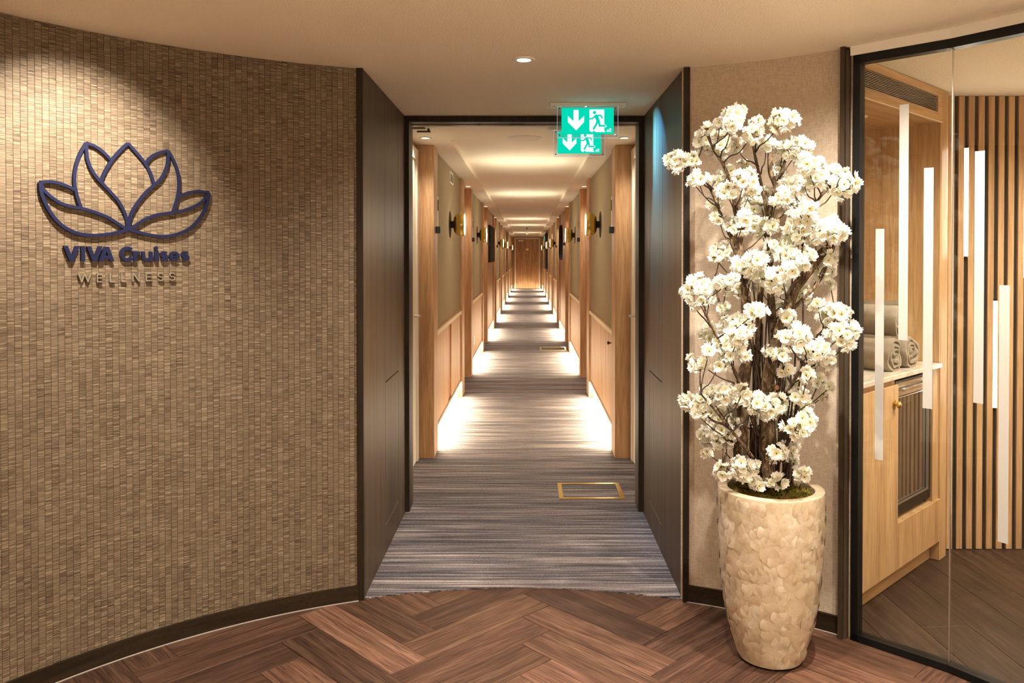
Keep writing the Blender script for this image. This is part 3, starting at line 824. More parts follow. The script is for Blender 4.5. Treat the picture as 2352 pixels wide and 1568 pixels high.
# first pair of cabin doors beside the door frame
def cabin_door(n, x, sgn, side):
    b = MB(); b.box(min(x, x-sgn*0.012), max(x, x-sgn*0.012), 4.80, 5.60, 0.006, 2.08, 0.002)
    d = struct('door_%d' % n, b, M['cream'], label='cream cabin door on the %s just inside the corridor' % side)
    f = MB()
    for ya, yb, za, zb in ((4.72, 4.80, 0.006, 2.16), (5.60, 5.68, 0.006, 2.16), (4.80, 5.60, 2.08, 2.16)):
        f.box(min(x, x-sgn*0.022), max(x, x-sgn*0.022), ya, yb, za, zb, 0.002)
    f.obj('door_frame', M['cream'], d)
    h = MB(); h.tube([(x-sgn*0.012, 5.5, 1.02), (x-sgn*0.05, 5.5, 1.02), (x-sgn*0.055, 5.49, 1.02), (x-sgn*0.055, 5.38, 1.02)], 0.008, 8)
    h.obj('handle', M['silver'], d, True)
cabin_door(1, NL, -1, 'left'); cabin_door(2, NR, 1, 'right')

# end wall and end door
b = MB(); b.box(-0.95, 0.95, YEND, YEND+0.06, 0, HC+0.05)
we = struct('wall_end', b, M['oak'], label='wall at the far end of the corridor')
b = MB(); b.box(-0.50, 0.47, YEND-0.03, YEND, 0.01, 2.10, 0.003)
d3 = struct('door_3', b, M['oak'], label='pale oak door closing the far end of the corridor')
b = MB()
for xa_, xb_, za, zb in ((-0.56, -0.50, 0.004, 2.16), (0.47, 0.53, 0.004, 2.16), (-0.50, 0.47, 2.10, 2.16)):
    b.box(xa_, xb_, YEND-0.04, YEND, za, zb, 0.003)
b.obj('door_frame', M['cream'], d3)
b = MB(); b.box(-0.40, -0.18, YEND-0.085, YEND-0.03, 2.00, 2.065, 0.008); b.obj('door_closer', M['silver'], d3)
b = MB(); b.box(-0.08, 0.04, YEND-0.036, YEND-0.03, 1.62, 1.70, 0.001); b.obj('plaque', M['brass'], d3)
b = MB(); b.tube([(0.40, YEND-0.03, 1.08), (0.40, YEND-0.08, 1.08), (0.39, YEND-0.085, 1.08), (0.29, YEND-0.085, 1.08)], 0.011, 8); b.obj('handle', M['brass'], d3, True)

# ------------------------------------------------------------------ glass wall of the reception room
FW = 0.332
a0 = math.radians(40.0); st = 2*math.asin(FW/2/R)
GP = [Vector((CX+R*math.sin(a0+i*st), CY+R*math.cos(a0+i*st), 0)) for i in range(4)]
def facet_put(i, off=0.0):
    A, B = GP[i], GP[i+1]
    d = (B-A).normalized(); nn = Vector((d.y, -d.x, 0))     # nn: outwards from the lobby
    if nn.dot(Vector((A.x-CX, A.y-CY, 0))) < 0: nn = -nn
    return lambda s, z, dep: A + d*s + nn*(dep+off) + Vector((0, 0, z))
b = MB()
for i in range(3):
    P = facet_put(i)
    e0, e1 = (0.0 if i else -0.004), FW
    for z0, z1 in ((0.002, 0.027), (2.135, 2.166)):
        plate(b, [(e0, z0), (e1, z0), (e1, z1), (e0, z1)], P, -0.022, 0.022)
P = facet_put(0); plate(b, [(-0.004, 0.002), (0.022, 0.002), (0.022, 2.166), (-0.004, 2.166)], P, -0.022, 0.022)
win = struct('window_1', b, M['black'], label='black framed frosted-striped glass wall in front of the wooden cabinet')
for i in range(3):
    P = facet_put(i); bb = MB()
    plate(bb, [((0.020 if i == 0 else 0.0015), 0.024), (FW-0.0015, 0.024), (FW-0.0015, 2.138), ((0.020 if i == 0 else 0.0015), 2.138)], P, -0.0045, 0.0045)
    bb.obj('glass_pane', M['glass'], win)
    if i < 2:
        j = MB(); plate(j, [(FW-0.0018, 0.027), (FW+0.0018, 0.027), (FW+0.0018, 2.135), (FW-0.0018, 2.135)], P, -0.0050, 0.0050)
        j.obj('joint_strip', M['silver'], win)
for i, s0, s1, z0, z1 in ((0, .075, .106, .686, 1.526), (0, .157, .189, 1.128, 1.966), (0, .241, .273, .895, 1.735), (1, .077, .109, .937, 1.777), (1, .158, .190, .493, 1.333), (1, .237, .269, .748, 1.718)):
    P = facet_put(i); bb = MB()
    plate(bb, [(s0, z0), (s1, z0), (s1, z1), (s0, z1)], P, -0.0056, -0.0046)
    bb.obj('frosted_strip', M['vinyl'], win)
b = MB()
for i in range(3):
    P = facet_put(i)
    plate(b, [(-0.012 if i == 0 else 0, 2.166), (FW, 2.166), (FW, HC), (-0.012 if i == 0 else 0, HC)], P, -0.028, 0.03)
struct('trim_5', b, M['white'], label='white strip between the glass wall and the ceiling')

# room behind the glass: slatted wall and closing walls
SY = 3.955
b = MB(); b.box(1.93, 3.4, SY-0.003, SY+0.07, 0, HC)
ws = struct('wall_slatted', b, M['matt_black'], label='black wall with upright wooden slats behind the glass')
i = 0
while True:
    x0 = 2.0334 + 0.0484*i
    if x0 > 3.3: break
    bb = MB(); bb.box(x0, x0+0.029, SY-0.016, SY-0.002, 0.003, HC-0.002, 0.0012)
    bb.obj('slat', M['slat_oak'], ws); i += 1
b = MB(); b.box(3.34, 3.40, 1.6, SY+0.07, 0, HC); struct('wall_spa_right', b, M['plain_wall'])
b = MB(); q1, q2 = GP[3], Vector((3.4, 1.75, 0))
b.prism([(q1.x, q1.y), (q2.x, q2.y), (q2.x, q2.y-0.06), (q1.x-0.02, q1.y-0.06)], 0, HC); struct('wall_spa_front', b, M['plain_wall'])

# ------------------------------------------------------------------ recessed downlights
def downlight_meshes(r):
    a = MB(); a.lathe([(r, 0.0), (r, -0.004), (r*0.93, -0.0065), (r*0.62, -0.0055), (r*0.58, 0.004)], 32)
    c = MB(); c.lathe([(r*0.6, 0.0), (r*0.3, -0.0015), (0.0005, -0.002)], 24)
    return a.mesh('ring', M['white'], True), c.mesh('lens', M['lens'], True)
ring_L, lens_L = downlight_meshes(0.045)
ring_S, lens_S = downlight_meshes(0.043)
def downlight(x, y, label, power, ring, lens, size=110, group=None, z=HC, rot=(0, 0, 0)):
    t = thing('ceiling_downlight', label, 'downlight', (x, y, z), 0, group)
    link('ring', ring, t); link('lens', lens, t)
    spot('lamp', (0, 0, -0.012), power, size, 0.9, WARM, 0.018, t, rot)
    return t
downlight(-0.015, 3.205, 'white round downlight in the lobby ceiling above the doorway', LOBBY_W*0.6, ring_L, lens_L, 130)
def aim(p, q):
    return (Vector(q)-Vector(p)).to_track_quat('-Z', 'Y').to_euler()
w = pol(-51.0, R, 1.60)
downlight(-1.20, 2.40, 'downlight in the lobby ceiling close to the emblem wall', LOBBY_W*0.75, ring_L, lens_L, 84, 'lobby downlights', HC, aim((-1.20, 2.40, HC), w))
for x, y, f, lab in ((1.02, 2.38, 0.9, 'downlight in the lobby ceiling over the flower planter'), (0.40, 2.20, 0.6, 'downlight in the lobby ceiling in front of the doorway'),
                     (-1.30, 1.2, 0.25, 'downlight in the lobby ceiling beside the left wall'), (1.15, 0.9, 0.8, 'downlight in the lobby ceiling beside the glass wall'),
                     (-0.6, 0.25, 1.9, 'added unseen rear bounce light near the left of the lobby'), (0.6, 0.25, 1.9, 'added unseen rear bounce light near the right of the lobby')):
    downlight(x, y, lab, LOBBY_W*f, ring_L, lens_L, 112 if y < 0.5 else 155, 'lobby downlights')  # rear pair is added out of view to bounce light onto the ceiling
for k in range(8):
    y = Y0 + k*PITCH - 0.36
    for sgn, x in ((-1, -0.668), (1, 0.632)):
        s = 'left' if sgn < 0 else 'right'
        lab = '%s downlight from the door frame along the %s edge of the corridor ceiling' % (ORD[k], s)
        downlight(x, y, lab, CORR_W, ring_S, lens_S, 130, 'corridor downlights')
for x, y, lab in ((2.25, 3.2, 'downlight in the ceiling of the room behind the glass, by the slats'), (2.0, 2.5, 'downlight in the ceiling of the room behind the glass, by the panes'), (2.95, 2.6, 'downlight in the far part of the room behind the glass')):
    downlight(x, y, lab, SPA_W, ring_L, lens_L, 150, 'downlights behind the glass')

# ------------------------------------------------------------------ wall sconces
def sconce_meshes():
    r = {}
    r['backplate'] = MB().lathe([(0.0005, 0.004), (0.113, 0.004), (0.115, 0.003), (0.115, 0.0)], 40, 'x').mesh('backplate', M['brown_grey'], True)
    r['stem'] = MB().lathe([(0.031, 0.008), (0.031, 0.036)], 24, 'x', True, True).mesh('stem', M['matt_black'], True)
    prof = [(0.03, 0.033)]
    for i in range(1, 10):
        a = PI/2*i/9
        prof.append((0.030 + 0.0707*math.sin(a)**0.8, 0.033 + 0.062*(1-math.cos(a))))
    r['shade'] = MB().lathe(prof, 48, 'x', True).mesh('shade', M['brass'], True)
    r['seam_ring'] = MB().lathe([(0.097, 0.094), (0.097, 0.100)], 48, 'x').mesh('seam_ring', M['matt_black'], True)  # black band in the groove between shade and rim
    r['rim'] = MB().lathe([(0.1007, 0.0985), (0.1007, 0.124), (0.097, 0.129), (0.093, 0.129), (0.093, 0.118)], 48, 'x').mesh('rim', M['brass'], True)
    r['lens'] = MB().lathe([(0.0932, 0.122), (0.088, 0.127), (0.06, 0.130), (0.0005, 0.131)], 40, 'x').mesh('lens', M['sconce_lens'], True)
    return r
SCM = sconce_meshes()
for sgn in (-1, 1):
    s = 'left' if sgn < 0 else 'right'
    for n, k in enumerate((0, 1, 3, 4, 6)):
        xf = (XL if sgn < 0 else XR) + sgn*0.019
        t = thing('wall_sconce', 'brass dome sconce on the %s corridor wall, %s from the doorway' % (s, ORD[n]), 'wall light', (xf, Y0+k*PITCH+1.375, 1.695), 0 if sgn < 0 else PI, 'brass corridor sconces')
        for nm in ('backplate', 'stem', 'shade', 'seam_ring', 'rim', 'lens'): link(nm, SCM[nm], t)

# ------------------------------------------------------------------ exit signs
def exit_sign(x, y, label, cold):
    """x = left edge of the pane"""
    t = thing('exit_sign', label, 'exit sign', (x, y, HC))
    W, Hh = 0.307, 0.166
    k = W/1545.0                                     # drawing units to metres
    X = lambda u: (u-280)*k
    Z = lambda v: -0.006 - (v-140)*k*1.0
    put = lambda u, v, d: (X(u), d, Z(v))
    b = MB(); b.box(X(90), X(2030), -0.032, 0.040, -0.016, -0.0005, 0.002)
    br = b.obj('bracket', M['white'], t)
    for u in (190, 1905):
        s = MB(); s.lathe([(0.004, -0.0175), (0.003, -0.0185), (0.0004, -0.0185)], 12); s.obj('screw', M['matt_black'], br, False, (X(u), -0.02, 0))
    b = MB(); b.box(0, W, -0.004, 0.004, Z(985), -0.0165); b.obj('acrylic_pane', M['acrylic'], t)
    b = MB(); e = 0.0011
    z1, z0 = -0.0165, Z(985)
    for xa_, xb_, za, zb in ((-e, 0.0002, z0, z1), (W-0.0002, W+e, z0, z1), (0, W, z0-e, z0+0.0002)):
        b.box(xa_, xb_, -0.0042, 0.0042, za, zb)
    b.obj('lit_edge', M['acr_edge'], t)
    b = MB(); plate(b, [(388, 893), (1718, 893), (1718, 232), (388, 232)], put, -0.0060, -0.0045)
    g = b.obj('green_panel', M['sign_green'], t)
    b = MB(); plate(b, [(388, 893), (1718, 893), (1718, 232), (388, 232)], put, 0.0045, 0.0060)
    b.obj('rear_panel', M['sign_green'], t)
    d0, d1, d2 = -0.0061, -0.0066, -0.0070
    b = MB(); plate(b, [(690, 285), (822, 285), (822, 570), (962, 430), (962, 590), (760, 805), (548, 595), (548, 430), (690, 570)], put, d0, d1)
    b.obj('arrow', M['sign_white'], g)
    b = MB(); plate(b, [(1097, 272), (1475, 272), (1475, 640), (1530, 670), (1530, 722), (1475, 722), (1475, 805), (1508, 846), (1262, 846), (1215, 815), (1165, 815), (1200, 846), (1140, 846), (1098, 803)], put, d0, d1)
    b.obj('doorway_symbol', M['sign_white'], g)
    b = MB()
    plate(b, [(1228+42*math.cos(2*PI*i/20), 350+42*math.sin(2*PI*i/20)) for i in range(20)], put, d1, d2)
    plate(b, [(1240, 405), (1385, 400), (1400, 440), (1322, 440), (1350, 520), (1368, 600), (1335, 640), (1262, 600), (1275, 560), (1228, 470), (1215, 440)], put, d1, d2)
    stroke(b, [(1090, 508), (1172, 508), (1255, 425)], 36, put, d1, d2)
    stroke(b, [(1375, 420), (1390, 428), (1430, 500)], 38, put, d1, d2)
    stroke(b, [(1345, 585), (1352, 685), (1510, 685)], 46, put, d1, d2)
    stroke(b, [(1305, 580), (1270, 650), (1195, 780)], 50, put, d1, d2)
    b.obj('running_figure', M['sign_green'], g)
    b = MB()
    for line in ([(1580, 787), (1548, 785), (1545, 800), (1570, 806), (1568, 822), (1536, 822)], [(1585, 824), (1600, 787), (1614, 824)], [(1642, 792), (1622, 798), (1622, 818), (1640, 824)], [(1535, 838), (1665, 838)]):
        stroke(b, line, 9, put, d0, d1)
    plate(b, [(1600, 770), (1608, 742), (1640, 752), (1662, 785), (1650, 800), (1632, 772)], put, d0, d1)
    b.obj('maker_mark', M['sign_white'], g)
    for u, v in ((336, 243), (1765, 243), (336, 921), (1765, 921)):
        s = MB(); s.lathe([(0.0042, -0.0045), (0.0042, -0.006), (0.0024, -0.0075)], 14, 'y'); rv = s.obj('rivet', M['silver'], t, True, (X(u), 0, Z(v)))
        s = MB(); s.lathe([(0.0024, -0.0076), (0.0004, -0.0078)], 12, 'y'); s.obj('rivet_head', M['black'], rv)
    if cold:  # blue lamp added in front of the pane to tint the right passage panel
        sl_ = area('panel_glow_lamp', (W*0.62, -0.030, -0.030), (0, -math.radians(46), 0), 0.010, 0.010, cold, (0.08, 0.44, 1.0), t, 90)
        sl_.data.specular_factor = 0.25
    return t
exit_sign(0.1505, 4.14, 'green exit sign hanging in front of the door frame', 17.0)
exit_sign(0.1585, 4.93, 'lower green exit sign hanging beyond the door frame', 0)

# ------------------------------------------------------------------ gold floor frames
def floor_frame(x0, x1, y0, y1, w, label):
    t = thing('floor_frame', label, 'floor frame', (0, 0, 0.004))
    for q in ([(x0, y0), (x1, y0), (x1-w, y0+w), (x0+w, y0+w)], [(x1, y0), (x1, y1), (x1-w, y1-w), (x1-w, y0+w)], [(x1, y1), (x0, y1), (x0+w, y1-w), (x1-w, y1-w)], [(x0, y1), (x0, y0), (x0+w, y0+w), (x0+w, y1-w)]):
        b = MB(); b.prism(q, 0.0, 0.0035); b.obj('frame_strip', M['gold'], t)
floor_frame(0.185, 0.570, 4.745, 5.075, 0.025, 'gold rectangular frame set in the carpet just inside the corridor')
floor_frame(0.185, 0.588, 12.15, 12.60, 0.025, 'distant gold frame set in the carpet by the third pillars')

# ------------------------------------------------------------------ raised emblem and lettering on the reed wall
def wall_put(phi0, z0, r):
    return lambda x, z, d: pol(phi0 + math.degrees(x/r), r-d, z0+z)
em = thing('lotus_emblem', 'navy open lotus flower outline raised on the reed wall', 'emblem', pol(-45.3, R, 1.4))
base = em.location
def em_put(phi, z, d): return pol(phi, R-d, z) - base
k_ = math.radians(1)*1.93
for i, c in enumerate(EMBLEM):
    b = MB()
    pts = smooth_path([(p*k_, z) for p, z in c], 7)
    put = lambda x, z, d: em_put(x/k_, z, d)
    stroke(b, pts, 0.0112 if i in (8, 11) else 0.0104, put, 0.0040+0.0001*i, 0.0140+0.0001*i)
    o = b.obj('petal_outline', M['navy'], em)
# letters: strokes in a box of width w and height h
def arc_pts(cx, cz, rx, rz, a0, a1, n=18):
    return [(cx+rx*math.cos(math.radians(a0+(a1-a0)*i/n)), cz+rz*math.sin(math.radians(a0+(a1-a0)*i/n))) for i in range(n+1)]
def letter(parent, ch, pa, pb, ztop, zbot, t, d0, d1, mat):
    r = R
    w = math.radians(pb-pa)*1.93; h = ztop-zbot
    basep = parent.location
    P = lambda x, z, d: pol(pa + math.degrees(x/1.93), r-d, zbot+z) - basep
    b = MB()
    S = lambda pts, tt=t, o=0.0: stroke(b, pts, tt, P, d0+o, d1+o)
    F = lambda poly: plate(b, poly, P, d0, d1)
    bold = t > 0.006
    if ch == 'V':
        q = 0.27 if bold else 0.1
        F([(0, h), (q*w, h), (0.5*w, 0.36*h), (0.5*w, 0), (0.375*w, 0)]); F([(w, h), (0.625*w, 0), (0.5*w, 0), (0.5*w, 0.36*h), ((1-q)*w, h)])
    elif ch == 'I': F([(0, 0), (w, 0), (w, h), (0, h)])
    elif ch == 'A':
        F([(0, 0), (0.28*w, 0), (0.5*w, 0.66*h), (0.5*w, h), (0.345*w, h)]); F([(w, 0), (0.655*w, h), (0.5*w, h), (0.5*w, 0.66*h), (0.72*w, 0)])
        F([(0.22*w, 0.17*h), (0.78*w, 0.17*h), (0.70*w, 0.40*h), (0.30*w, 0.40*h)])
    elif ch == 'C': 
        rr = (h-t)/2; S(arc_pts(t/2+rr*0.98, h/2, rr*0.98, rr, 48, 312, 26))
        F([(w*0.80, h*0.985-0.002), (w, h*0.94), (w, h*0.60), (w*0.80, h*0.74)]); F([(w*0.80, h*0.26), (w, h*0.40), (w, h*0.06), (w*0.80, h*0.015+0.002)])
    elif ch == 'r':
        F([(0, 0), (t, 0), (t, h), (0, h)]); S(arc_pts(t+0.55*(w-t), h*0.42, 0.55*(w-t)+t*0.4, h*0.42, 165, 72, 8), t*0.95, 0.0001)
    elif ch == 'u':
        F([(0, h*0.4), (t, h*0.4), (t, h), (0, h)]); F([(w-t, 0.02*h), (w, 0.02*h), (w, h), (w-t, h)])
        S(arc_pts(w/2, h*0.42, (w-t)/2, h*0.42-t/2, 180, 360, 14), t, 0.0001)
    elif ch == 'i':
        F([(0, 0), (w, 0), (w, h*0.70), (0, h*0.70)]); F([(w/2+w*0.53*math.cos(2*PI*i/18), h-w*0.5+w*0.53*math.sin(2*PI*i/18)) for i in range(18)])
    elif ch in 'sS':
        rx, rz = (w-t)/2, (h-t)/4
        pts = arc_pts(w/2, h-t/2-rz, rx*0.92, rz, 25, 270, 14) + arc_pts(w/2, t/2+rz, rx, rz, 90, -155, 14)[1:]
        S(pts)
    elif ch == 'e':
        rr = (h-t)/2; S(arc_pts(w/2, h/2, (w-t)/2, rr, 0, 318, 24), t*0.94)
        F([(t*0.5, h*0.41), (w-0.001, h*0.41), (w-0.001, h*0.57), (t*0.5, h*0.57)])
    elif ch == 'W':
        S([(t*0.4, h), (w*0.27, 0.06*h)]); S([(w*0.27, 0.06*h), (w*0.5, h)], t, 0.0001); S([(w*0.5, h), (w*0.75, 0.06*h)]); S([(w*0.75, 0.06*h), (w-t*0.4, h)], t, 0.0001)
    elif ch == 'E':
        S([(t/2, 0), (t/2, h)])
        for z in (t/2, h/2, h-t/2): S([(0, z), (w, z)], t, 0.0001)
    elif ch == 'L':
        S([(t/2, 0), (t/2, h)]); S([(0, t/2), (w, t/2)], t, 0.0001)
    elif ch == 'N':
        S([(t/2, 0), (t/2, h)]); S([(w-t/2, 0), (w-t/2, h)]); S([(t/2, h), (w-t/2, 0)], t, 0.0001)
    return b.obj('letter', mat, parent)
big = thing('wall_lettering', 'bold navy raised lettering directly below the lotus emblem', 'lettering', pol(-45.5, R, 1.41))
for ch, a, c, zt, zb in (('V', -51.75, -50.21, 1.4622, 1.4095), ('I', -50.1, -49.7, 1.4618, 1.4095), ('V', -49.57, -48.02, 1.4616, 1.4092), ('A', -48.38, -46.88, 1.4606, 1.4090),
                         ('C', -46.33, -45.19, 1.4614, 1.4085), ('r', -45.0, -44.21, 1.4448, 1.4089), ('u', -44.15, -43.03, 1.4444, 1.4085), ('i', -42.85, -42.46, 1.4628, 1.4090),
                         ('s', -42.29, -41.40, 1.4452, 1.4084), ('e', -41.34, -40.20, 1.4452, 1.4082), ('s', -40.10, -39.20, 1.4453, 1.4084)):
    letter(big, ch, a, c, zt, zb, 0.0118, 0.004, 0.014, M['navy'])
small = thing('wall_lettering', 'thin taupe raised capitals in the lowest row of the wall sign', 'lettering', pol(-45.5, R, 1.335))
for ch, a, c in (('W', -50.36, -49.11), ('E', -48.57, -48.01), ('L', -47.35, -46.80), ('L', -46.20, -45.63), ('N', -45.07, -44.35), ('E', -43.72, -43.11), ('S', -42.51, -41.89), ('S', -41.32, -40.66)):
    letter(small, ch, a, c, 1.3672, 1.3368, 0.0038, 0.0035, 0.0115, M['taupe'])

# ------------------------------------------------------------------ corridor fittings
def small_box(k, sgn):
    s = 'left' if sgn < 0 else 'right'
    xf = XL if sgn < 0 else XR
    t = thing('card_reader', 'small black box on the %s wall at the %s corridor pillar' % (s, ORD[k]), 'card reader', (xf, Y0+k*PITCH+0.13, 1.61), 0, 'black boxes beside the cabin doors')
    b = MB(); b.box(min(0, -sgn*0.030), max(0, -sgn*0.030), -0.022, 0.022, -0.024, 0.024, 0.002); b.obj('case', M['matt_black'], t)
    b = MB(); b.box(min(-sgn*0.0295, -sgn*0.0315), max(-sgn*0.0295, -sgn*0.0315), -0.012, 0.012, -0.014, 0.014, 0.0006); b.obj('cover', M['black'], t)
for k in range(5):
    small_box(k, -1); small_box(k, 1)
def number_plate(k, sgn):
    s = 'left' if sgn < 0 else 'right'
    xf = (XL if sgn < 0 else XR)
    t = thing('door_sign', 'white and black cabin sign beside the %s pillar of the %s wall' % (ORD[k], s), 'sign', (xf+sgn*0.017, Y0+k*PITCH+0.275, 1.76), 0, 'cabin signs')
    b = MB(); b.box(min(0, -sgn*0.014), max(0, -sgn*0.014), -0.035, 0.035, -0.16, 0.10, 0.002); b.obj('backing', M['silver'] if k else M['white'], t)
    b = MB(); b.box(min(-sgn*0.014, -sgn*0.018), max(-sgn*0.014, -sgn*0.018), -0.028, 0.028, -0.005, 0.075, 0.001); b.obj('dark_panel', M['matt_black'], t)
    if k == 0 and sgn > 0:
        b = MB(); b.box(-sgn*0.018 if sgn > 0 else 0.014, -sgn*0.013 if sgn > 0 else 0.018, -0.03, 0.03, -0.128, -0.120); b.obj('indicator', M['led_dot'], t)
for k in range(3):
    number_plate(k, -1); number_plate(k, 1)
# vent grille near the ceiling on the left
t = thing('air_grille', 'white air grille high on the first left fabric panel', 'vent', (XL-0.019, 7.17, 2.105))
b = MB(); b.box(0.0, 0.008, -0.14, 0.14, -0.05, -0.040); b.box(0.0, 0.008, -0.14, 0.14, 0.040, 0.05); b.box(0, 0.008, -0.14, -0.125, -0.04, 0.04); b.box(0, 0.008, 0.125, 0.14, -0.04, 0.04)
b.obj('frame', M['white'], t)
b = MB(); b.box(0.0005, 0.002, -0.125, 0.125, -0.04, 0.04); b.obj('backing', M['matt_black'], t)
sl = MB(); sl.box(0.002, 0.006, -0.004, 0.004, -0.04, 0.04); sm = sl.mesh('slat', M['silver'])
for i in range(12): link('slat', sm, t, (0, -0.115+0.0209*i, 0))
# black slatted wall panel on the left, round mirror and dark panel on the right
t = thing('wall_panel', 'black fluted artwork panel on the left corridor wall', 'artwork', (XL-0.018, Y0+2*PITCH+1.40, 1.62))
b = MB(); b.box(0, 0.014, -0.98, 0.98, -0.32, 0.32, 0.003); b.obj('backing', M['matt_black'], t)
pr = MB(); pr.lathe([(0.034, -0.315), (0.034, 0.315)], 14, 'z', True, True); pm = pr.mesh('flute', M['matt_black'], True)
for i in range(22):
    link('flute', pm, t, (0.012, -0.93+0.0886*i, 0))
t = thing('wall_mirror', 'round mirror with thin black rim on the right corridor wall', 'mirror', (XR+0.018, 15.05, 1.66))
b = MB(); b.lathe([(0.325, 0.0), (0.325, -0.045), (0.310, -0.045), (0.310, -0.02)], 48, 'x'); b.obj('rim', M['black'], t, True)
b = MB(); b.lathe([(0.312, -0.022), (0.0005, -0.022)], 48, 'x'); b.obj('mirror_glass', M['mirror'], t)
t = thing('wall_panel', 'tall dark panel far down the right corridor wall', 'panel', (XR, Y0+5*PITCH+1.2, 1.55))
b = MB(); b.box(-0.06, 0.019, -0.9, 0.9, -0.55, 0.55, 0.004); b.obj('board', M['matt_black'], t)
b = MB(); b.box(-0.075, -0.060, 0.80, 0.86, 0.34, 0.50, 0.002); b.obj('green_sign', M['sign_green'], t)
# ceiling fittings
for y, lab in ((5.66, 'round white ceiling speaker just inside the corridor'), (12.25, 'second round white ceiling speaker down the corridor'), (19.9, 'third round white ceiling speaker far down the corridor')):
    t = thing('ceiling_speaker', lab, 'speaker', (-0.022, y, tz))
    b = MB(); b.lathe([(0.118, 0.0), (0.116, -0.006), (0.103, -0.009), (0.092, -0.004)], 40); b.obj('ring', M['white'], t, True)
    b = MB(); b.lathe([(0.094, -0.003), (0.06, -0.010), (0.0005, -0.012)], 36); b.obj('grille', M['corr_ceiling'], t, True)
t = thing('smoke_detector', 'small white detector on the ceiling by the far end door', 'detector', (-0.02, 29.6, tz))
b = MB(); b.lathe([(0.07, 0), (0.07, -0.02), (0.04, -0.05), (0.02, -0.055), (0.018, -0.085), (0.0005, -0.09)], 20); b.obj('body', M['white'], t, True)
t = thing('sprinkler', 'small dark sprinkler under the middle of the far ceiling', 'sprinkler', (-0.02, 24.4, tz))
b = MB(); b.lathe([(0.035, 0), (0.03, -0.008), (0.010, -0.01), (0.010, -0.045), (0.028, -0.048), (0.0005, -0.05)], 14); b.obj('body', M['bronze'], t, True)
t = thing('door_holder', 'dark metal catch on the ceiling behind the door frame', 'door holder', (-0.64, 4.93, HC))
b = MB(); b.box(-0.07, 0.02, -0.02, 0.02, -0.006, 0, 0.001); b.obj('plate', M['brown_grey'], t)
b = MB(); b.prism([(-0.03, -0.028), (0.055, -0.028), (0.045, -0.006), (0.035, -0.006), (0.035, -0.020), (-0.025, -0.020)], -0.012, 0.012, 'y'); b.obj('catch', M['bronze'], t)

# ------------------------------------------------------------------ reception cabinet behind the glass
ANG = math.atan2(0.699, 0.715)
PC = Vector((1.9239, 3.7919, 0))
cab = thing('reception_cabinet', 'oak built-in cabinet with towel niche behind the glass', 'cabinet', PC, ANG)
SL, DEP = -1.02, 0.45
b = MB()
b.box(SL, -0.50, 0.012, DEP, 0.095, 0.905); b.box(-0.074, 0.0, 0.006, DEP, 0.294, 0.905); b.box(-0.50, 0.0, 0.05, DEP, 0.095, 0.28)
b.box(-0.502, -0.074, 0.30, DEP, 0.28, 0.905)
b.obj('base_body', M['cab_oak'], cab)
b = MB(); b.box(SL, 0.0, 0.0425, DEP, 0.002, 0.095); b.obj('toe_kick', M['cab_oak_x'], cab)
b = MB(); b.box(-0.86, -0.502, -0.006, 0.012, 0.097, 0.884, 0.0012)
dr = b.obj('door', M['cab_oak'], cab)
b = MB(); b.box(SL, -0.863, -0.006, 0.012, 0.097, 0.884, 0.0012); b.obj('filler_panel', M['cab_oak'], cab)
b = MB(); b.lathe([(0.005, 0.0), (0.005, -0.012), (0.014, -0.016), (0.0155, -0.022), (0.010, -0.026), (0.0085, -0.030), (0.0004, -0.031)], 20, 'y')
b.obj('knob', M['brass'], dr, True, (-0.549, -0.006, 0.806))
b = MB(); b.lathe([(0.019, 0.0), (0.019, -0.003), (0.015, -0.005)], 20, 'y', False, True); b.obj('knob_plate', M['brass'], dr, True, (-0.549, -0.006, 0.806))
for a, c in ((-0.500, -0.350), (-0.3485, -0.170), (-0.1685, -0.002)):
    b = MB(); b.box(a, c, -0.006, 0.05, 0.097, 0.294, 0.0012); b.obj('apron_board', M['cab_oak'], cab)
b = MB(); b.box(-0.0005, 0.086, -0.002, DEP, 0.002, HC-0.004, 0.0015); b.obj('end_pier', M['cab_oak'], cab)
b = MB(); b.box(SL, 0.0, DEP-0.02, DEP+0.04, 0.905, HC-0.004); b.obj('niche_back', M['cab_oak'], cab)
b = MB(); b.box(-0.012, 0.0, 0.0, DEP, 0.932, 2.045); b.obj('niche_side', M['cab_oak'], cab)
b = MB(); b.box(SL, 0.0, 0.02, DEP, 2.045, 2.060); b.obj('niche_soffit', M['cab_oak_x'], cab)
b = MB()
vz0, vz1, vs0, vs1 = 2.087, 2.163, -0.93, -0.057
b.box(SL, 0.0, -0.004, 0.014, 2.044, vz0); b.box(SL, 0.0, -0.004, 0.014, vz1, HC-0.004); b.box(vs1, 0.0, -0.004, 0.014, vz0, vz1); b.box(SL, vs0, -0.004, 0.014, vz0, vz1)
b.obj('valance', M['cab_oak_x'], cab)
b = MB(); b.box(SL, -0.003, -0.0055, -0.004, 2.044, 2.048); b.obj('valance_edge', M['cream'], cab)
# air grille let into the valance
b = MB(); b.box(vs0, vs1, 0.016, 0.03, vz0, vz1); b.obj('grille_backing', M['matt_black'], cab)
g = MB(); g.box(vs0, vs1, 0.000, 0.012, -0.0009, 0.0009); gm = g.mesh('grille_slat', M['silver'])
for i in range(11): link('grille_slat', gm, cab, (0, 0, vz0+0.004+0.0068*i))
for s in (-0.85, -0.62, -0.22): 
    b = MB(); b.box(s-0.002, s+0.002, 0.008, 0.014, vz0, vz1); b.obj('grille_rib', M['silver'], cab)
cw = thing('counter_slab', 'pale stone slab holding the rolled towels', 'worktop', PC, ANG)
b = MB(); b.box(SL, -0.0125, -0.014, DEP-0.022, 0.909, 0.930, 0.002); b.obj('slab', M['marble'], cw)

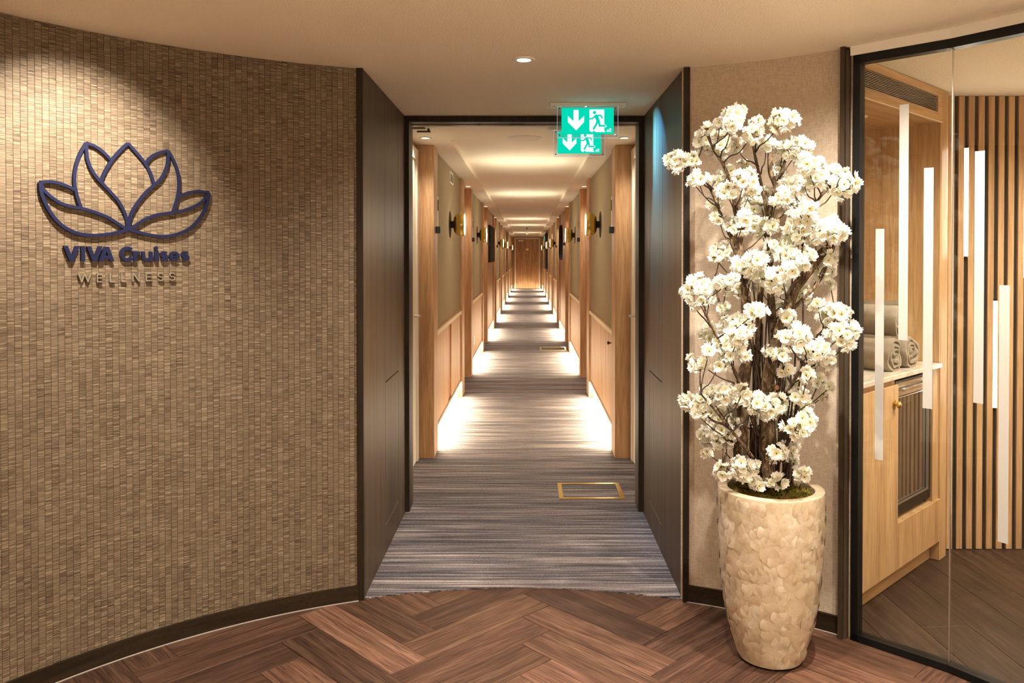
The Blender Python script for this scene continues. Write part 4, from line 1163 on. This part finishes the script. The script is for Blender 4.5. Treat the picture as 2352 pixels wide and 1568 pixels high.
# minibar fridge
fg = thing('minibar_fridge', 'black minibar fridge with a glass door built into the oak cabinet', 'fridge', PC + Vector((math.cos(ANG), math.sin(ANG), 0))*(-0.285) + Vector((0, 0, 0.297)), ANG)
fw, fh = 0.205, 0.600
b = MB(); b.box(-fw, fw, 0.055, 0.29, 0.012, fh, 0.003); b.obj('body', M['matt_black'], fg)
b = MB()
for xa_, xb_, za, zb in ((-fw, -fw+0.016, 0.016, fh-0.004), (fw-0.030, fw, 0.016, fh-0.004), (-fw+0.016, fw-0.030, 0.016, 0.062), (-fw+0.016, fw-0.030, fh-0.075, fh-0.004)):
    b.box(xa_, xb_, 0.012, 0.052, za, zb, 0.002)
fd = b.obj('door', M['black'], fg)
b = MB(); b.box(-fw+0.014, fw-0.028, 0.022, 0.030, 0.060, fh-0.073); b.obj('glass', M['fridge_glass'], fd)
b = MB()
for xa_, xb_, za, zb in ((-fw+0.016, fw-0.030, 0.062, 0.066), (fw-0.034, fw-0.030, 0.066, fh-0.077), (-fw+0.016, fw-0.030, fh-0.079, fh-0.075)):
    b.box(xa_, xb_, 0.010, 0.020, za, zb)
b.obj('bright_bead', M['silver'], fd)
b = MB(); b.tube([(-fw+0.03, 0.012, fh-0.04), (-fw+0.03, -0.008, fh-0.04), (fw-0.09, -0.008, fh-0.04), (fw-0.09, 0.012, fh-0.04)], 0.0075, 10); b.obj('handle', M['chrome'], fd, True)
b = MB(); b.box(-fw, fw, 0.008, 0.013, fh-0.072, fh-0.012, 0.002); b.obj('handle_plate', M['chrome'], fd)
b = MB(); b.lathe([(0.007, 0.0), (0.007, 0.016)], 10, 'z', True, True); b.obj('foot', M['matt_black'], fg, False, (fw-0.02, 0.03, 0.0))
b = MB(); b.lathe([(0.007, 0.0), (0.007, 0.016)], 10, 'z', True, True); b.obj('foot', M['matt_black'], fg, False, (-fw+0.02, 0.03, 0.0))
b = MB(); b.lathe([(0.007, 0.0), (0.007, 0.013)], 10, 'z', True, True); b.obj('foot', M['matt_black'], fg, False, (0, 0.2, 0.0))

# rolled towels
def towel_mesh(seed):
    rg = random.Random(seed)
    b = MB()
    turns, r0, r1, n, nl = 2.9, 0.012, 0.076, 130, 26
    L = 0.34
    pts = []
    for i in range(n+1):
        t = i/n
        a = 2*PI*turns*t + seed
        r = r0 + (r1-r0)*t
        pts.append((a, r))
    th = 0.0195
    def P(a, r, y, end):
        w = 1 + 0.10*noise.noise(Vector((math.cos(a)*1.8, math.sin(a)*1.8, y*8+seed*5))) + 0.03*noise.noise(Vector((math.cos(a)*6, math.sin(a)*6, y*30+seed*5)))
        x, z = r*w*math.cos(a), r*w*math.sin(a)
        if z < -0.068: z = -0.068 + (z+0.068)*0.35
        return (x*1.03, y, z)
    vs = []; fs = []
    for j in range(nl+1):
        t = j/nl
        for i, (a, r) in enumerate(pts):
            dome = 0.016*(1-(r/r1)**2)
            jit = 0.022*noise.noise(Vector((a*0.9, seed*3.1, 0)))
            y = -dome*0.3 + jit*(1-t) + L*t
            o = min(1.0, min(t, 1-t)*nl*0.6+0.55)
            for rr in (r - th*0.5*o, r + th*0.5*o): vs.append(P(a, max(0.002, rr), y, t))
    m = 2*(n+1)
    for j in range(nl):
        for i in range(n):
            A = j*m+2*i; B = A+2; C = A+m; D = B+m
            fs.append((A, B, D, C)); fs.append((A+1, C+1, D+1, B+1))
        A = j*m; fs.append((A, A+m, A+m+1, A+1))
        A = j*m+2*n; fs.append((A, A+1, A+m+1, A+m))
    for j in (0, nl):
        for i in range(n):
            A = j*m+2*i
            fs.append((A, A+1, A+3, A+2) if j == 0 else (A, A+2, A+3, A+1))
    b.add(vs, fs)
    return b.mesh('rolled_towel', M['towel'], 60)
ex, ey = Vector((math.cos(ANG), math.sin(ANG), 0)), Vector((-math.sin(ANG), math.cos(ANG), 0))
for s, z, y0_, sd, lab in ((-0.432, 1.000, 0.035, 0, 'rolled taupe towel lying on the stone counter, nearer the door frame'), (-0.258, 1.000, 0.030, 1, 'rolled taupe towel on the stone counter nearer the slats'), (-0.372, 1.146, 0.040, 2, 'rolled taupe towel lying on top of the other two')):
    p = PC + ex*s + ey*y0_
    o = link('rolled_towel', towel_mesh(sd), None, (p.x, p.y, z), (0, 0, ANG))
    tag(o, lab, 'towel', 'rolled towels in the niche')
spot('niche_lamp', PC + ex*(-0.45) + ey*0.2 + Vector((0, 0, 2.04)), 16, 150, 0.9, WARM, 0.04, None)
tn = thing('ceiling_downlight', 'small downlight in the soffit of the towel niche', 'downlight', PC + ex*(-0.45) + ey*0.2 + Vector((0, 0, 2.045)))
link('ring', ring_S, tn); link('lens', lens_S, tn)

# light tubes in the slatted wall
for x, z0, z1, lab in ((2.1207, 1.415, 1.957, 'white light tube set high in the slatted wall, beside the cabinet'), (2.2662, 0.681, 1.218, 'white light tube set low in the slatted wall'), (2.4114, 1.312, 1.848, 'white light tube set high in the slatted wall, away from the cabinet')):
    t = thing('light_tube', lab, 'tube light', (x, SY-0.0105, z0))
    b = MB(); b.lathe([(0.0075, 0.008), (0.0075, z1-z0-0.008)], 16, 'z', True, True); b.obj('tube', M['tube_light'], t, True)
    for z in (0.0, z1-z0-0.010):
        b = MB(); b.lathe([(0.0083, 0.0), (0.0083, 0.010)], 16, 'z', True, True); b.obj('end_cap', M['black'], t, True, (0, 0, z))

# ------------------------------------------------------------------ shell planter
PX, PY = 0.866, 2.893
PROF = [(0.100, 0.000), (0.112, 0.006), (0.124, 0.042), (0.147, 0.122), (0.162, 0.201), (0.171, 0.281), (0.178, 0.361), (0.183, 0.441), (0.1845, 0.522), (0.1838, 0.600)]
def prad(z):
    for (r0, z0), (r1, z1) in zip(PROF[:-1], PROF[1:]):
        if z0 <= z <= z1: return r0+(r1-r0)*(z-z0)/(z1-z0), (r1-r0)/(z1-z0)
    return PROF[-1][0], 0.0
pl_ = thing('planter', 'tall tapered planter clad in pale shell chips', 'planter', (PX, PY, 0))
b = MB()
b.lathe(PROF + [(0.1830, 0.604), (0.180, 0.606), (0.152, 0.606), (0.149, 0.603), (0.146, 0.52), (0.0005, 0.52)], 72, 'z', True)
b.obj('body', M['shell'], pl_, True)
b = MB(); b.lathe([(0.101, 0.0), (0.1125, 0.001), (0.1135, 0.0065), (0.108, 0.007)], 48, 'z', True); b.obj('base_ring', M['black'], pl_, True)
def chip_mesh(seed):
    rg = random.Random(seed)
    rim = []
    n = 14
    for i in range(n):
        a = 2*PI*i/n
        r = 0.031*(1 + 0.10*math.sin(2*a+seed) + rg.uniform(-0.05, 0.05))
        rim.append((r*math.cos(a), r*1.1*math.sin(a)))
    b = MB()
    cv = lambda x, z, h: (x, -h + 0.5*x*x/0.17, z)                          # x along the wall, -y outwards
    vs = [cv(x, z, -0.0003) for x, z in rim] + [cv(x*0.95, z*0.95, 0.0001) for x, z in rim] + [cv(x*0.55, z*0.55, 0.0003) for x, z in rim] + [(0, -0.0004, 0)]
    fs = []
    for k in (0, 1):
        fs += [(k*n+i, k*n+(i+1) % n, (k+1)*n+(i+1) % n, (k+1)*n+i) for i in range(n)]
    fs += [(2*n+i, 2*n+(i+1) % n, 3*n) for i in range(n)]
    b.add(vs, fs)
    me = b.mesh('shell_chip', M['shell'], True)
    nr = []
    for v in me.vertices:
        q = Vector((v.co.x/0.17, -1, 0)).normalized()*0.8 + v.normal*0.2
        nr.append(q.normalized())
    me.normals_split_custom_set_from_vertices(nr)
    return me
chips = [chip_mesh(i) for i in range(4)]
rg = random.Random(5)
spots_ = []
z = 0.040; row = 0
while z < 0.592:
    r, dr_ = prad(z)
    n = max(12, int(2*PI*r/0.046))
    for i in range(n):
        a = 2*PI*(i+0.5*(row % 2))/n + rg.uniform(-0.09, 0.09)
        zz = z + rg.uniform(-0.014, 0.014)
        spots_.append((a, max(0.036, min(zz, 0.570))))
    z += 0.042; row += 1
view = math.atan2(-PY, -PX)
spots_.sort(key=lambda s: -math.cos(s[0]-view))
rest = MB()
for q, (a, zz) in enumerate(spots_):
    r, dr_ = prad(zz)
    lean = math.atan(dr_)
    me = chips[rg.randrange(4)]
    # frame: local -y outwards, z up along the wall
    out = Vector((math.cos(a), math.sin(a), 0)); tan = Vector((-math.sin(a), math.cos(a), 0))
    up = (Vector((0, 0, 1)) + out*dr_).normalized(); nrm = (out - Vector((0, 0, 1))*dr_).normalized()
    up2 = up*math.cos(0.006) - nrm*math.sin(0.006)*(-1); nrm2 = tan.cross(up2)
    tilt = Matrix.Rotation(rg.uniform(-0.012, 0.012), 3, tan)
    m3 = Matrix((tan, -nrm2, up2)).transposed()
    spin = Matrix.Rotation(rg.uniform(-1.6, 1.6), 3, 'Y')
    m4 = (tilt @ m3 @ spin).to_4x4()
    m4.translation = out*(r+rg.uniform(0.0003, 0.0011)) + Vector((0, 0, zz))
    if q < 290:
        o = link('shell_chip', me, pl_); o.matrix_local = m4
    else:
        rest.add([m4 @ v.co for v in me.vertices], [tuple(p.vertices) for p in me.polygons])
if rest.v: rest.obj('shell_chips', M['shell'], pl_, True)['kind'] = 'stuff'

# moss filling the planter
b = MB()
rg = random.Random(9)
n1, n2 = 10, 36
vs = [(0, 0, 0.60)]
def mz(x, y): return 0.585 + 0.018*noise.noise(Vector((x*14, y*14, 1))) + 0.02*math.exp(-((x-0.09)**2+(y+0.03)**2)/0.004)
vs = [(0, 0, mz(0, 0))]
for i in range(1, n1+1):
    for k in range(n2):
        a = 2*PI*k/n2; r = 0.148*i/n1
        x, y = r*math.cos(a), r*math.sin(a); vs.append((x, y, mz(x, y) if i < n1 else 0.575))
fs = [(0, 1+k, 1+(k+1) % n2) for k in range(n2)]
for i in range(n1-1):
    for k in range(n2): fs.append((1+i*n2+k, 1+(i+1)*n2+k, 1+(i+1)*n2+(k+1) % n2, 1+i*n2+(k+1) % n2))
b.add(vs, fs)
for _ in range(2600):
    a = rg.uniform(0, 2*PI); r = 0.143*math.sqrt(rg.random())
    x, y = r*math.cos(a), r*math.sin(a); z = mz(x, y)-0.003
    d = Vector((rg.uniform(-1, 1), rg.uniform(-1, 1), rg.uniform(0.5, 1.2))).normalized()*rg.uniform(0.008, 0.02)
    w = Vector((rg.uniform(-1, 1), rg.uniform(-1, 1), 0)).normalized()*0.0013
    p = Vector((x, y, z))
    b.add([p-w, p+w, p+d*0.6+w*0.8+Vector((0, 0, 0.001)), p+d], [(0, 1, 2), (0, 2, 3)])
ms = b.obj('moss', M['moss'], None, False, (PX, PY, 0))
tag(ms, 'green and rusty moss filling the top of the shell planter', 'moss', None, 'stuff')

# ------------------------------------------------------------------ blossom tree
tree = thing('blossom_tree', 'artificial tree of white blossom standing in the shell planter', 'tree', (PX, PY, 0.58))
TB = Vector((PX, PY, 0.58))
def P3(t): return Vector(t[:3]) - TB
axis = []
for i, tr in enumerate(TRUNKS + BOUGHS):
    pts = smooth_path([P3(t) for t in tr], 4)
    n0 = len(tr)
    rad = []
    for j in range(len(pts)):
        f = j/(len(pts)-1)*(n0-1); a = int(min(f, n0-2)); rad.append(tr[a][3] + (tr[a+1][3]-tr[a][3])*(f-a))
    if pts[0].z < 0.06:
        pts = [pts[0]*1.0 + Vector((0, 0, -pts[0].z-0.01))] + pts; rad = [rad[0]*1.1] + rad
    b = MB(); b.tube(pts, rad, 12, True, 0.35)
    o = b.obj('trunk' if i < 3 else 'branch', M['bark'], tree, 50)
    e = pts[-1]; d = (pts[-1]-pts[-2]).normalized()
    if i < 5:
        c = MB(); c.tube([e - d*0.001, e + d*0.0022], rad[-1]*1.02, 12); c.obj('cut_end', M['cut'], o)
    axis += [(p, i) for p in pts]
rg = random.Random(21)
def petal_geo(mb, cols, R0, R1, wid, cup, az, tilt, rgx):
    """one petal: narrow base, notched tip"""
    ca, sa = math.cos(az), math.sin(az)
    def q(r, w, h): return (r*ca - w*sa, r*sa + w*ca, h)
    h1 = cup*R1
    n = len(mb.v)
    tl = tilt
    rm = R0 + (R1-R0)*0.58
    pts = [q(R0, 0, 0.0), q(rm, -wid, h1*0.55+tl*0.3), q(rm, 0, h1*0.30), q(rm, wid, h1*0.55-tl*0.3), q(R1*0.95, -wid*0.66, h1*1.15+tl), q(R1*0.93, 0, h1*0.95), q(R1*0.95, wid*0.66, h1*1.15-tl)]
    mb.add(pts, [(0, 2, 1), (0, 3, 2), (1, 2, 5, 4), (2, 3, 6, 5)])
    w = rgx.uniform(0.94, 1.0)
    base = (0.78, 0.76, 0.36, 1); mid = (0.90*w, 0.88*w, 0.81*w, 1); tip = (0.95*w, 0.93*w, 0.89*w, 1)
    cols += [base, mid, (0.88*w, 0.85*w, 0.72*w, 1), mid, tip, tip, tip]
def blossom_mesh(seed):
    rgx = random.Random(seed)
    mb = MB(); cols = []
    no = 6; ni = 6
    for i in range(no): petal_geo(mb, cols, 0.002, 0.0195*rgx.uniform(0.9, 1.1), 0.0102, rgx.uniform(0.05, 0.55), 2*PI*i/no+rgx.uniform(-.2, .2), rgx.uniform(-.002, .002), rgx)
    for i in range(ni): petal_geo(mb, cols, 0.0015, 0.0150*rgx.uniform(0.85, 1.1), 0.0084, rgx.uniform(0.45, 1.1), 2*PI*(i+0.5)/ni+rgx.uniform(-.25, .25), rgx.uniform(-.002, .002), rgx)
    if seed % 3:
        n = 7
        for i in range(n):
            a = 2*PI*i/n; r = 0.0028
            p = Vector((r*math.cos(a), r*math.sin(a), 0.0055)); mb.add([(p.x*0.4, p.y*0.4, 0.001), (p.x-0.0008, p.y, p.z), (p.x+0.0008, p.y, p.z+0.0006)], [(0, 1, 2)])
            cols += [(0.50, 0.42, 0.05, 1), (0.72, 0.55, 0.06, 1), (0.72, 0.55, 0.06, 1)]
    # sepal cup
    n = 6; vs = [(0.0036*math.cos(2*PI*i/n), 0.0036*math.sin(2*PI*i/n), 0.0005) for i in range(n)] + [(0, 0, -0.009)]
    mb.add(vs, [(i, n, (i+1) % n) for i in range(n)]); cols += [(0.16, 0.13, 0.04, 1)]*(n+1)
    return mb, cols
def finish_blossom(mb, cols, name):
    me = bpy.data.meshes.new(name); me.from_pydata(mb.v, [], mb.f); me.materials.append(M['petal'])
    a = me.color_attributes.new('Col', 'FLOAT_COLOR', 'POINT')
    for i, c in enumerate(cols): a.data[i].color = c
    me.polygons.foreach_set('use_smooth', [True]*len(me.polygons)); me.update()
    return me
VAR = [blossom_mesh(s) for s in range(6)]
VME = [finish_blossom(m, c, 'blossom') for m, c in VAR]
flowers = []
for ci, (x, y, z, r) in enumerate(CLUSTERS):
    r *= 1.2
    c = Vector((x, y, z)) - TB
    nfl = max(3, int(round((r/0.0205)**2*3.0)))
    ax = Vector((x-PX*1.0, (y-PY)*0.6-0.05, 0.10)); ax.normalize()
    rr = max(0.008, r-0.012)
    el = (rg.uniform(0.8, 1.25), rg.uniform(0.8, 1.3), rg.uniform(0.75, 1.1))
    ga = PI*(3-math.sqrt(5)); off = rg.uniform(0, 6)
    for i in range(nfl):
        zz = 1 - 1.75*(i+0.5)/nfl
        s = math.sqrt(max(0, 1-zz*zz)); a = off + ga*i
        d = Vector((s*math.cos(a), s*math.sin(a), zz))
        qd = Vector((0, 0, 1)).rotation_difference((ax + Vector((0, -0.55, 0.1))).normalized())
        d = qd @ d
        p = c + Vector((d.x*el[0], d.y*el[1], d.z*el[2]))*rr*rg.uniform(0.6, 1.2)
        nd = (d + Vector((rg.uniform(-.35, .35), rg.uniform(-.35, .35)-0.1, rg.uniform(-.35, .35)))).normalized()
        qq = Vector((0, 0, 1)).rotation_difference(nd)
        m4 = Matrix.Translation(p) @ (qq.to_matrix() @ Matrix.Rotation(rg.uniform(0, 6.28), 3, 'Z')).to_4x4() @ Matrix.Scale(rg.uniform(0.82, 1.15)*(0.85 if r < 0.02 else 1), 4)
        flowers.append((p.y + 0.10*(d.y), m4, rg.randrange(6)))
    # twig from the nearest lower trunk point
    best = min(axis, key=lambda t: (t[0]-c).length + max(0, t[0].z-(c.z-0.09))*3 + (0 if t[1] != 4 else 1))[0]
    mid = (best + c)/2 + Vector((rg.uniform(-.012, .012), rg.uniform(-.012, .012), -0.012))
    nd = min(0.6, (c-best).length)
    base = best + Vector((rg.uniform(-.008, .008), rg.uniform(-.012, .004), 0))
    pts = smooth_path([base, base.lerp(mid, 0.5) + Vector((rg.uniform(-.006, .006), 0, 0.004)), mid, c], 4)
    b = MB(); b.tube(pts, [0.0032 - 0.0016*i/(len(pts)-1) for i in range(len(pts))], 5)
    b.obj('twig', M['twig'], tree, True)
    if r > 0.024:
        bb = MB()
        for _ in range(3):
            q = c + Vector((rg.uniform(-1, 1), rg.uniform(-1, 1), rg.uniform(-.6, 1)))*r*0.9
            bb.tube([mid.lerp(c, 0.7), (mid.lerp(c, 0.8)+q)/2 + Vector((0, 0, -0.004)), q], [0.0016, 0.0012, 0.0009], 4)
        bb.obj('twig_fork', M['twig'], tree, True)
# long stems rising from the planter along the trunks
for i in range(16):
    a = rg.uniform(0, 2*PI); r = rg.uniform(0.02, 0.075)
    p0 = Vector((r*math.cos(a), r*math.sin(a)*0.6-0.01, 0.0))
    top = rg.uniform(0.35, 0.85); lean = rg.uniform(-0.07, 0.07)
    pts = smooth_path([p0, p0 + Vector((lean*0.3, 0, top*0.35)), p0 + Vector((lean*0.6+rg.uniform(-.015, .015), 0, top*0.7)), p0 + Vector((lean, rg.uniform(-.03, .03), top))], 5)
    b = MB(); b.tube(pts, [0.0048-0.0022*k/(len(pts)-1) for k in range(len(pts))], 6)
    b.obj('stem', M['twig'], tree, True)
flowers.sort(key=lambda f: f[0])
rest = MB(); rcol = []
for i, (yy, m4, v) in enumerate(flowers):
    if i < 300:
        o = link('blossom', VME[v], tree); o.matrix_local = m4
    else:
        mb, cols = VAR[v]
        rest.add([m4 @ Vector(p) for p in mb.v], mb.f); rcol += cols
if rest.v:
    o = link('blossoms', finish_blossom(rest, rcol, 'blossoms'), tree); o['kind'] = 'stuff'
